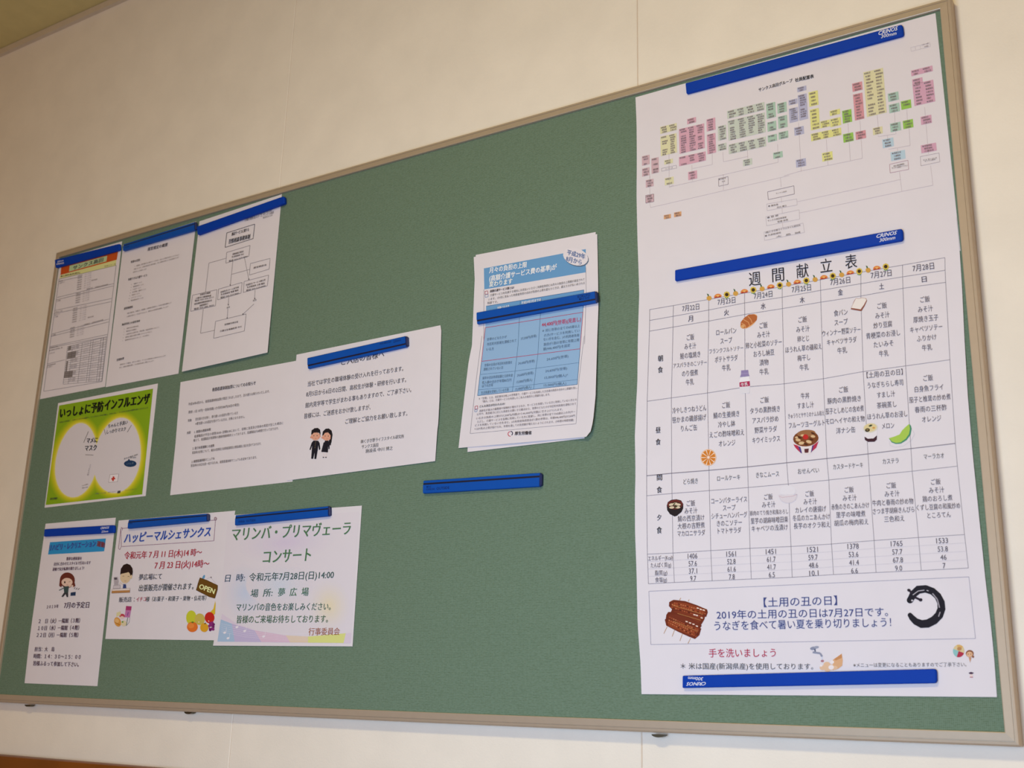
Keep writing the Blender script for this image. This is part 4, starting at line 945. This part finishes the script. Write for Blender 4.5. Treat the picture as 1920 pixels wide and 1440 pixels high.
# toast
pp = 'toast_picture'
s.poly(e1, [(700, 415), (735, 330), (752, 308), (770, 312), (812, 302), (850, 308), (860, 330), (838, 380), (808, 430), (795, 432)], '#8f5a4c', pp)
s.poly(e1, [(705, 402), (738, 332), (755, 306), (775, 312), (812, 303), (845, 308), (855, 325), (832, 368), (798, 416)], '#ece6e2', pp)
s.outline(e1, [(705, 402), (738, 332), (755, 306), (775, 312), (812, 303), (845, 308), (855, 325), (832, 368), (798, 416)], .5, '#b07a68', pp)
# milk bottle
pp = 'milk_picture'
s.poly(d8, [(1240, 1012), (1328, 1005), (1332, 1050), (1344, 1080), (1228, 1094), (1240, 1058)], '#9286b4', pp); s.line(d8, [(1238, 1052), (1332, 1046)], .6, '#b4aad0', pp)
s.poly(d8, [(1235, 1096), (1338, 1084), (1352, 1145), (1218, 1160)], '#ecebf2', pp)
s.poly(d8, [(1220, 1158), (1345, 1142), (1350, 1200), (1300, 1214), (1222, 1212)], '#b02e5a', pp); s.text(d8, '牛乳', 1238, 1190, 1325, 1176, 40, '#f0e6ee', .02, part=pp)
s.poly(d8, [(1222, 1215), (1350, 1203), (1345, 1290), (1228, 1296)], '#dfdee6', pp)
# orange slice
pp = 'orange_picture'
s.ell(e2, 803, 800, 92, 98, '#e8b27c', part=pp); s.ell(e2, 803, 800, 86, 92, '#f0dccb', part=pp)
for k in range(10):
    s.ell(e2, 803, 800, 82, 88, '#d2802e', a0=k * 36 + 4, a1=k * 36 + 32, n=5, part=pp)
s.ell(e2, 803, 798, 15, 16, '#f2dcd0', n=12, part=pp)
# beef bowl
pp = 'rice_bowl_picture'
s.poly(e3, [(38, 580), (285, 550), (262, 620), (215, 675), (165, 690), (110, 672), (65, 630)], '#e6dee0', pp)
s.poly(e3, [(38, 585), (85, 600), (112, 672), (62, 625)], '#b8304e', pp); s.poly(e3, [(85, 605), (108, 612), (125, 678), (108, 668)], '#4c3f86', pp)
s.poly(e3, [(285, 555), (240, 590), (222, 655), (262, 620)], '#b8304e', pp); s.poly(e3, [(240, 590), (222, 600), (208, 672), (222, 655)], '#5a3f80', pp)
s.poly(e3, [(145, 632), (190, 628), (185, 668), (150, 670)], '#5c2a30', pp)
s.ell(e3, 160, 530, 124, 78, '#7a4524', rot=-4, part=pp); s.ell(e3, 165, 480, 90, 34, '#9a6a44', rot=-4, part=pp)
for x, y, r in [(85, 545, 20), (118, 575, 22), (190, 562, 22), (230, 510, 18), (72, 520, 14), (130, 500, 16)]: s.ell(e3, x, y, r * 1.3, r * .7, '#d8b98c', rot=-25 + x % 50, n=10, part=pp)
for x, y in [(100, 520), (160, 585), (215, 540), (230, 480)]: s.ell(e3, x, y, 22, 9, '#4c2814', rot=20, n=10, part=pp)
s.ell(e3, 158, 515, 27, 26, '#c02a26', part=pp, n=14)
# savoury custard cup
pp = 'custard_cup_picture'
s.poly(f9, [(308, 1085), (436, 1060), (436, 1150), (415, 1172), (340, 1176), (315, 1155)], '#e6e2e8', pp); s.poly(f9, [(313, 1125), (345, 1145), (400, 1142), (434, 1112), (432, 1155), (410, 1174), (345, 1176), (316, 1155)], '#40222e', pp)
s.ell(f9, 370, 1042, 72, 48, '#d9d7cf', rot=-8, part=pp); s.ell(f9, 370, 1038, 62, 40, '#dccd9a', rot=-8, part=pp); s.ell(f9, 342, 1062, 24, 18, '#3c3022', rot=-8, part=pp, n=12); s.ell(f9, 342, 1060, 12, 8, '#8a7a4a', n=8, part=pp)
s.poly(f9, [(352, 1020), (375, 1008), (392, 1012), (380, 1026), (360, 1030)], '#35452c', pp); s.ell(f9, 402, 1040, 14, 9, '#d29a4a', n=8, part=pp)
# melon
pp = 'melon_picture'
s.poly(f9, [(548, 1142), (575, 1180), (615, 1196), (665, 1192), (720, 1158), (758, 1105), (768, 1050), (762, 1022), (745, 1000), (725, 1045), (680, 1095), (610, 1130)], '#4a9070', pp)
s.poly(f9, [(550, 1140), (578, 1172), (618, 1186), (662, 1180), (712, 1145), (742, 1100), (752, 1050), (745, 1002), (735, 1010), (712, 1030), (680, 1060), (650, 1105), (600, 1125)], '#a9cc56', pp)
s.line(f9, [(556, 1165), (560, 1210), (610, 1228), (690, 1215), (765, 1160), (798, 1100), (775, 1060)], .4, '#c4c2cc', pp)
# miso bowl
pp = 'miso_bowl_picture'
s.poly(e4, [(350, 280), (362, 240), (400, 216), (455, 210), (505, 222), (530, 262), (528, 310), (510, 350), (460, 390), (435, 398), (385, 372), (355, 330)], '#241d20', pp)
s.ell(e4, 440, 268, 84, 52, '#6c2824', rot=-3, part=pp); s.ell(e4, 440, 275, 72, 40, '#4a2a20', rot=-3, part=pp)
for x, y in [(400, 268), (475, 268), (405, 300), (470, 298), (440, 260)]: s.ell(e4, x, y, 28, 13, '#d8c8ac', rot=(x % 20) - 10, n=12, part=pp)
for x, y in [(432, 262), (455, 290)]: s.ell(e4, x, y, 16, 7, '#3a4a26', rot=-40, n=8, part=pp)
# pale rice bowl
pp = 'rice_bowl_picture'
s.ell(e4, 1672, 120, 85, 62, '#e4e2ea', part=pp); s.ell(e4, 1672, 165, 102, 88, '#dcd6de', a0=0, a1=180, part=pp); s.outline(e4, [(1570, 165), (1600, 225), (1672, 253), (1740, 225), (1774, 155)], .35, '#c9c2cc', pp)
s.line(e4, [(1572, 175), (1610, 190), (1670, 182), (1720, 178), (1768, 158)], .7, '#cba9b4', pp)
# box with eel
s.outline(PX, [e6(146, 157), e7(1600, 8), e7(1662, 592), e6(166, 705)], 0.9, '#a4a2b4', 'table_lines')
NB = '#3f4a86'
s.text(e7, '【土用の丑の日】', -345, 252, 350, 232, 86, NB, 0.0, res=3)
s.text(PX, '2019年の土用の丑の日は7月27日です。', *e6(842, 402), *e7(832, 340), 16.2, NB, 0.0, res=3)
s.text(PX, 'うなぎを食べて暑い夏を乗り切りましょう！', *e6(818, 515), *e7(862, 438), 16.8, NB, 0.0, res=3)
s.text(e6, '手を洗いましょう', 762, 795, 1450, 790, 86, '#b83050', 0.002, res=3)
s.text(e6, '＊ 米は国産(新潟県産)を使用しております。', 472, 928, 1835, 932, 62, '#403c46', 0.002)
s.text(e7, '※メニューは変更になることもありますのでご了承下さい。', 505, 845, 1575, 838, 40, '#57525c', 0.004)
pp = 'grilled_eel_picture'
for P in [[(335, 520), (300, 592)], [(410, 555), (385, 622)], [(492, 590), (465, 668)], [(575, 640), (545, 700)], [(460, 250), (475, 225)], [(550, 262), (560, 242)]]: s.line(e6, P, .9, '#b98a4a', pp)
for k, P in enumerate([[(355, 268), (400, 245), (520, 258), (640, 300), (745, 345), (752, 375), (735, 420), (640, 400), (500, 370), (390, 350), (352, 310)],
          [(385, 340), (500, 345), (640, 380), (728, 405), (715, 450), (680, 508), (560, 470), (400, 420), (365, 385)],
          [(325, 400), (345, 370), (420, 372), (560, 420), (690, 510), (660, 560), (540, 540), (400, 490), (318, 450)],
          [(310, 450), (330, 425), (450, 455), (600, 510), (685, 540), (665, 610), (620, 648), (560, 625), (440, 570), (325, 510)]]):
    s.poly(e6, P, '#6e2c16', pp); cx_ = sum(p[0] for p in P) / len(P); cy_ = sum(p[1] for p in P) / len(P)
    s.poly(e6, [(cx_ + (x - cx_) * .86, cy_ + (y - cy_) * .72) for x, y in P], ['#8c3e1e', '#7c341a', '#74301a', '#8c3e1e'][k], pp)
rs = random.Random(5)
for x0, y0, x1, y1 in [(375, 290, 735, 390), (370, 320, 700, 420), (350, 420, 660, 560), (345, 450, 655, 600), (340, 475, 640, 625), (400, 275, 730, 360)]:
    for k in range(15):
        f = (k + .5) / 15; x = x0 + (x1 - x0) * f; y = y0 + (y1 - y0) * f
        s.poly(e6, [(x - 7, y - 6), (x + 6, y - 4), (x + 8, y + 7), (x - 5, y + 5)], rs.choice(['#b4603a', '#a85230', '#c47a50', '#4e1c0e']), pp)
for x, y in [(535, 468), (570, 482), (605, 495), (640, 515), (615, 398), (640, 405), (690, 430), (650, 330), (680, 342), (710, 350)]: s.poly(e6, [(x - 12, y - 8), (x + 12, y - 2), (x + 10, y + 9), (x - 10, y + 5)], '#ecd6c8', pp)
for P in [[(390, 300), (700, 395)], [(400, 465), (650, 570)], [(440, 385), (680, 455)]]: s.line(e6, P, .7, '#c08a50', pp)
# live eel
pp = 'eel_picture'
path = [(1045, 225, 30), (1075, 170, 36), (1120, 130, 40), (1190, 122, 36), (1255, 145, 34), (1305, 190, 34), (1335, 250, 36), (1340, 310, 38), (1318, 370, 40), (1270, 420, 40), (1210, 450, 40), (1150, 455, 38), (1095, 430, 32), (1060, 395, 28), (1042, 370, 22)]
Lf, Rg = [], []
for i, (x, y, w) in enumerate(path):
    p = path[max(0, i - 1)]; q = path[min(len(path) - 1, i + 1)]; dx, dy = q[0] - p[0], q[1] - p[1]; l = math.hypot(dx, dy)
    Lf.append((x + dy / l * w, y - dx / l * w)); Rg.append((x - dy / l * w, y + dx / l * w))
for i in range(len(path) - 1): s.poly(e7, [Lf[i], Lf[i + 1], Rg[i + 1], Rg[i]], '#1d1b26', pp)
s.ell(e7, 1045, 225, 36, 32, '#1d1b26', rot=-50, part=pp); s.ell(e7, 1042, 370, 22, 22, '#1d1b26', part=pp)
s.line(e7, [(1060, 165), (1035, 135)], 4, '#2b2230', pp); s.ell(e7, 1032, 135, 18, 14, '#2b2230', rot=20, n=12, part=pp); s.line(e7, [(1085, 200), (1138, 225)], 4, '#2b2230', pp); s.ell(e7, 1142, 226, 18, 16, '#2b2230', n=12, part=pp)
s.line(e7, [(1068, 180), (1120, 142), (1178, 134)], 1.6, '#b9b6c2', pp); s.line(e7, [(1200, 135), (1218, 142)], 1.6, '#b9b6c2', pp); s.line(e7, [(1255, 165), (1300, 220), (1322, 300)], 2.2, '#a09ca8', pp); s.line(e7, [(1328, 340), (1312, 385)], 2.0, '#a09ca8', pp)
s.ell(e7, 1062, 232, 10, 9, '#cfccd6', n=10, part=pp)
# tap and washing hands
pp = 'tap_picture'
s.ell(e7, 125, 685, 30, 16, '#8a90a8', rot=-10, part=pp); s.ell(e7, 155, 675, 24, 12, '#9ba1b6', rot=-5, part=pp, n=12); s.line(e7, [(140, 690), (145, 725)], 2.4, '#565c76', pp); s.line(e7, [(120, 722), (190, 732), (210, 765)], 3.6, '#8f95ac', pp)
s.line(e7, [(208, 765), (210, 800)], 2.2, '#cfd6ea', pp); s.ell(e7, 212, 805, 16, 12, '#b07a86', n=10, part=pp)
s.poly(e7, [(310, 795), (395, 735), (405, 800), (400, 850), (360, 880), (310, 895)], '#dcae84', pp); s.poly(e7, [(320, 790), (395, 738), (398, 775), (340, 800)], '#c98e5e', pp)
for x, y, r in [(215, 870, 30), (255, 840, 34), (290, 865, 36), (330, 870, 26), (260, 885, 30)]: s.ell(e7, x, y, r, r * .8, '#e2bf9e', part=pp, n=14)
for x, y, r in [(295, 865, 26), (305, 815, 18), (200, 850, 12)]: s.ell(e7, x, y, r, r * .85, '#efe8ea', part=pp, n=12)
# beach ball and girl
pp = 'beach_ball_picture'
s.ell(e7, 1503, 710, 54, 60, '#d8c79a', part=pp); s.ell(e7, 1503, 710, 54, 60, '#b2334a', a0=20, a1=110, n=8, part=pp); s.ell(e7, 1503, 710, 54, 60, '#8fc4c4', a0=110, a1=200, n=8, part=pp); s.ell(e7, 1503, 710, 54, 60, '#d9b06a', a0=250, a1=320, n=8, part=pp); s.ell(e7, 1510, 690, 22, 18, '#b98a5a', n=10, part=pp)
pp = 'girl_picture'
s.ell(e7, 1608, 735, 38, 34, '#8d5a3e', part=pp); s.ell(e7, 1606, 742, 30, 26, '#e0b48e', part=pp, n=14); s.ell(e7, 1640, 765, 10, 12, '#8d5a3e', n=8, part=pp)
for x in (1594, 1618): s.ell(e7, x, 740, 4, 5, '#3a2622', n=6, part=pp)
s.poly(e7, [(1598, 770), (1625, 770), (1612, 822)], '#c99878', pp); s.poly(e7, [(1595, 918), (1620, 908), (1648, 918), (1630, 930), (1610, 930)], '#4a3450', pp); s.poly(e7, [(1608, 955), (1640, 955), (1638, 963), (1610, 963)], '#b07080', pp)
s.poly(e7, [(1608, 930), (1636, 930), (1634, 955), (1612, 955)], '#ead6d2', pp)
s.done()

# ================================================================ magnet bars
flat_m = mat('bar_blue', (0.01, 0.235, 0.665), rough=0.55, noise=0.02, spec=0.12, nscale=60)
rid_m = mat('bar_mid_blue', (0.02, 0.31, 0.68), rough=0.5, noise=0.02, spec=0.2, nscale=60)
dark_m = mat('bar_groove', (0.02, 0.06, 0.20), rough=0.5)
def bar(label, P, base, kind, groove_top=False, cap='right', letters=(), thick=6.0):
    """P: image corners of the front face TL TR BR BL; base: height of the sheet it grips above the fabric"""
    zb = FAB + 0.55 + base; zf = zb + thick
    q = [uv(x, y, zf) for x, y in P]
    o0 = W(*[(q[0][k] + q[2][k]) / 2 for k in (0, 1)], zb)
    root = bpy.data.objects.new('magnet_bar', None); scene.collection.objects.link(root); root.location = o0
    tag(root, label, 'magnet', 'blue magnet bars holding the papers')
    def at(a, b2, z):
        u_ = (1 - a) * ((1 - b2) * q[0][0] + b2 * q[3][0]) + a * ((1 - b2) * q[1][0] + b2 * q[2][0])
        v_ = (1 - a) * ((1 - b2) * q[0][1] + b2 * q[3][1]) + a * ((1 - b2) * q[1][1] + b2 * q[2][1])
        return W(u_, v_, z)
    Lm = math.dist(q[0], q[1])
    def extr(name, prof, m, a0, a1, ends=((0, 1), (0, 1)), rnd=None):
        # stations along the bar: (a, scale of the section)
        st = rnd or [(a0, 1.0), (a1, 1.0)]
        V = []; Fc = []; n = len(prof)
        for a, k in st:
            for b2, z in prof: V.append(at(a, .5 + (b2 - .5) * k, zb + (z - zb) * (k if z > zb else 1)))
        for i in range(len(st) - 1):
            for j in range(n):
                k2 = (j + 1) % n
                Fc.append((i * n + j, i * n + k2, (i + 1) * n + k2, (i + 1) * n + j))
        Fc.append(tuple(range(n))[::-1]); e = (len(st) - 1) * n; Fc.append(tuple(range(e, e + n)))
        adopt(mesh_obj(name, V, Fc, m), root)
    e1_, e2_ = 1.2 / Lm, 2.5 / Lm
    if kind == 'flat':
        prof = [(0, zb), (0, zf - .9), (.03, zf - .3), (.1, zf), (.9, zf), (.97, zf - .3), (1, zf - .9), (1, zb)]
        rnd = [(-.3 / Lm, .93), (.0, .98), (e1_ * .8, 1), (1 - e2_, 1), (1 - e2_ * .4, .96), (1, .86), (1 + .8 / Lm, .66)]
        extr('bar_body', prof, flat_m, 0, 1, rnd=rnd)
    else:
        fl = (lambda b2: b2) if groove_top else (lambda b2: 1 - b2)
        prof = [(fl(0), zb), (fl(0), zf - 2.0), (fl(.03), zf - 1.6), (fl(.20), zf - 1.0), (fl(.21), zf - 2.2), (fl(.33), zf - 2.2), (fl(.34), zf - .3), (fl(.38), zf), (fl(.95), zf), (fl(1), zf - .8), (fl(1), zb)]
        extr('bar_body', prof, rid_m, 0, 1)
        gp = [(fl(.205), zf - 2.4), (fl(.205), zf - 1.1), (fl(.335), zf - .6), (fl(.335), zf - 2.4)]
        extr('groove', gp, dark_m, .0005, .9995)
        cp = [(.04, zb), (.02, zf - 1.4), (.1, zf - .5), (.9, zf - .5), (.98, zf - 1.2), (.96, zb)]
        if cap == 'right': extr('end_cap', cp, mat('cap_blue', (0.03, 0.13, 0.36), rough=0.4), 1, 1, rnd=[(1.0001, 1), (1 + 2.2 / Lm, .97), (1 + 3.4 / Lm, .8)])
    for (cv, t_, x0, y0, x1, y1, h, colr, bold, shear, flip) in letters:
        vs_, fs = glyphs(t_, bold * .6, 2, shear)
        (ax, ay), (bx_, by_) = cv(x0, y0), cv(x1, y1); h = h * cv.k
        if flip: ax, ay, bx_, by_ = bx_, by_, ax, ay
        mn = min(v[0] for v in vs_); mxx = max(v[0] for v in vs_)
        d = (P[3][0] - P[0][0], P[3][1] - P[0][1]); l = math.hypot(*d); d = (d[0] / l, d[1] / l)
        if flip: d = (-d[0], -d[1])
        sy = h / EM / 0.93 * (1.25 if t_.isascii() else 1); V = []
        for gx, gy in vs_:
            f = (gx - mn) / (mxx - mn); g = (gy - MID) * sy
            V.append(pt(ax + f * (bx_ - ax) - d[0] * g, ay + f * (by_ - ay) - d[1] * g, zf + .12))
        adopt(mesh_obj('lettering', V, fs, ink(colr)), root)
    return root
WHT = '#dfe3ee'; NVY = '#0c2c66'
bar('long blue magnet bar with white lettering, on top of the staff organisation chart', [(1285.6, 155.5), (1691, 45.3), (1693.5, 66), (1287.3, 175)], .4, 'flat', thick=4.5,
    letters=[(d5, 'CRINOS', 850, 155, 1025, 108, 34, WHT, .035, .3, False), (d5, '300mm', 872, 185, 1012, 152, 30, WHT, .02, .2, False)])
bar('long plain blue magnet bar with white lettering, just above the weekly menu title', [(1266, 506), (1691, 428.3), (1692, 450.5), (1266, 526.2)], 1.8, 'flat', thick=4.5,
    letters=[(d7, 'CRINOS', 840, 992, 1040, 955, 34, WHT, .035, .3, False), (d7, '300mm', 868, 1032, 1022, 1002, 32, WHT, .02, .2, False)])
bar('long plain blue magnet bar mounted upside down, along the bottom of the weekly menu', [(1280.2, 1267), (1754.5, 1254), (1755.3, 1281), (1280, 1290)], 1.8, 'flat', thick=4.5,
    letters=[(e6, '300mm', 548, 1052, 705, 1060, 34, WHT, .02, .2, True), (e6, 'CRINOS', 530, 1112, 732, 1108, 34, WHT, .035, .3, True)])
bar('plain dark blue magnet bar over the orange heading of the price table sheet', [(102.5, 487), (223.5, 456.8), (223.5, 469), (104.4, 502)], .8, 'flat', thick=4.5,
    letters=[(c1, '220mm', 212, 228, 265, 216, 12, WHT, .02, .2, False), (c1, 'CRINOS', 206, 248, 270, 238, 13, WHT, .035, .3, False)])
bar('grooved blue magnet bar on the typed outline sheet, second in the top row', [(230.5, 457.5), (364, 415.6), (364.5, 431), (230.5, 470)], 1.8, 'ridged', True, thick=5.5,
    letters=[(c1, 'POWER', 785, 108, 820, 98, 10, NVY, .02, 0, False)])
bar('blue magnet bar crossing the top of the flow chart sheet at a tilt', [(368.8, 424.5), (531.7, 367.5), (532.5, 381), (370.6, 439.8)], 1.6, 'flat', thick=6.0)
bar('grooved blue magnet bar covering the heading of the notice with two students', [(576.3, 671), (759.5, 630), (760.5, 649.8), (576.3, 690.8)], 1.6, 'ridged', False, thick=6.0,
    letters=[(c5, 'HAND MADE BAR', 845, 208, 945, 188, 15, NVY, .02, 0, False), (c5, '220mm', 965, 188, 1030, 172, 20, NVY, .02, 0, False)])
bar('plain blue magnet bar with white lettering, on the narrow exercise schedule', [(83.7, 992), (213, 984.3), (212.8, 999), (82.3, 1006)], .8, 'flat', thick=4.5,
    letters=[(c6, 'CRINOS', 630, 128, 698, 122, 17, WHT, .035, .3, False), (c6, '220mm', 636, 156, 690, 152, 16, WHT, .02, .2, False)])
bar('grooved blue magnet bar above the scroll heading of the market sale poster', [(240.3, 974.5), (387, 962.8), (387, 977), (239.2, 991)], .9, 'ridged', True, thick=5.5,
    letters=[(c7, 'POWER', 268, 215, 300, 212, 12, NVY, .02, 0, False)])
bar('grooved blue magnet bar at the top of the pastel concert poster', [(440.7, 966), (614.5, 948.8), (615, 967.6), (440.6, 984.8)], 1.3, 'ridged', True, thick=5.5,
    letters=[(c8, 'POWER BAR', 275, 232, 330, 228, 18, NVY, .02, 0, False), (c8, 'OUTSIDE', 345, 224, 428, 216, 20, NVY, .02, 0, False)])
k9 = Z(770, 860, .140625)
bar('lone grooved blue magnet bar holding nothing, on bare fabric below the leaflet', [(793, 901), (1011.5, 886.2), (1011, 912), (793, 925)], -0.5, 'ridged', True, thick=6.0,
    letters=[(k9, 'MAG', 212, 376, 270, 372, 22, NVY, .02, 0, False), (k9, 'POWER BAR', 208, 410, 322, 402, 26, NVY, .01, 0, False), (k9, 'OUTSIDE', 345, 398, 515, 385, 34, NVY, .03, 0, False)])
bar('grooved blue magnet bar across the middle of the curled care-fee leaflet', [(893.5, 585.8), (1115, 545.8), (1116.2, 566.5), (893.6, 606.9)], 4.9, 'ridged', False, thick=6.0,
    letters=[(d1, 'KOKUYO', 1525, 860, 1680, 832, 34, NVY, .03, 0, False), (d1, 'MAG BAR', 1545, 890, 1672, 868, 26, NVY, .01, 0, False)])
bpy.data.objects.remove(tob); bpy.data.curves.remove(tcv)
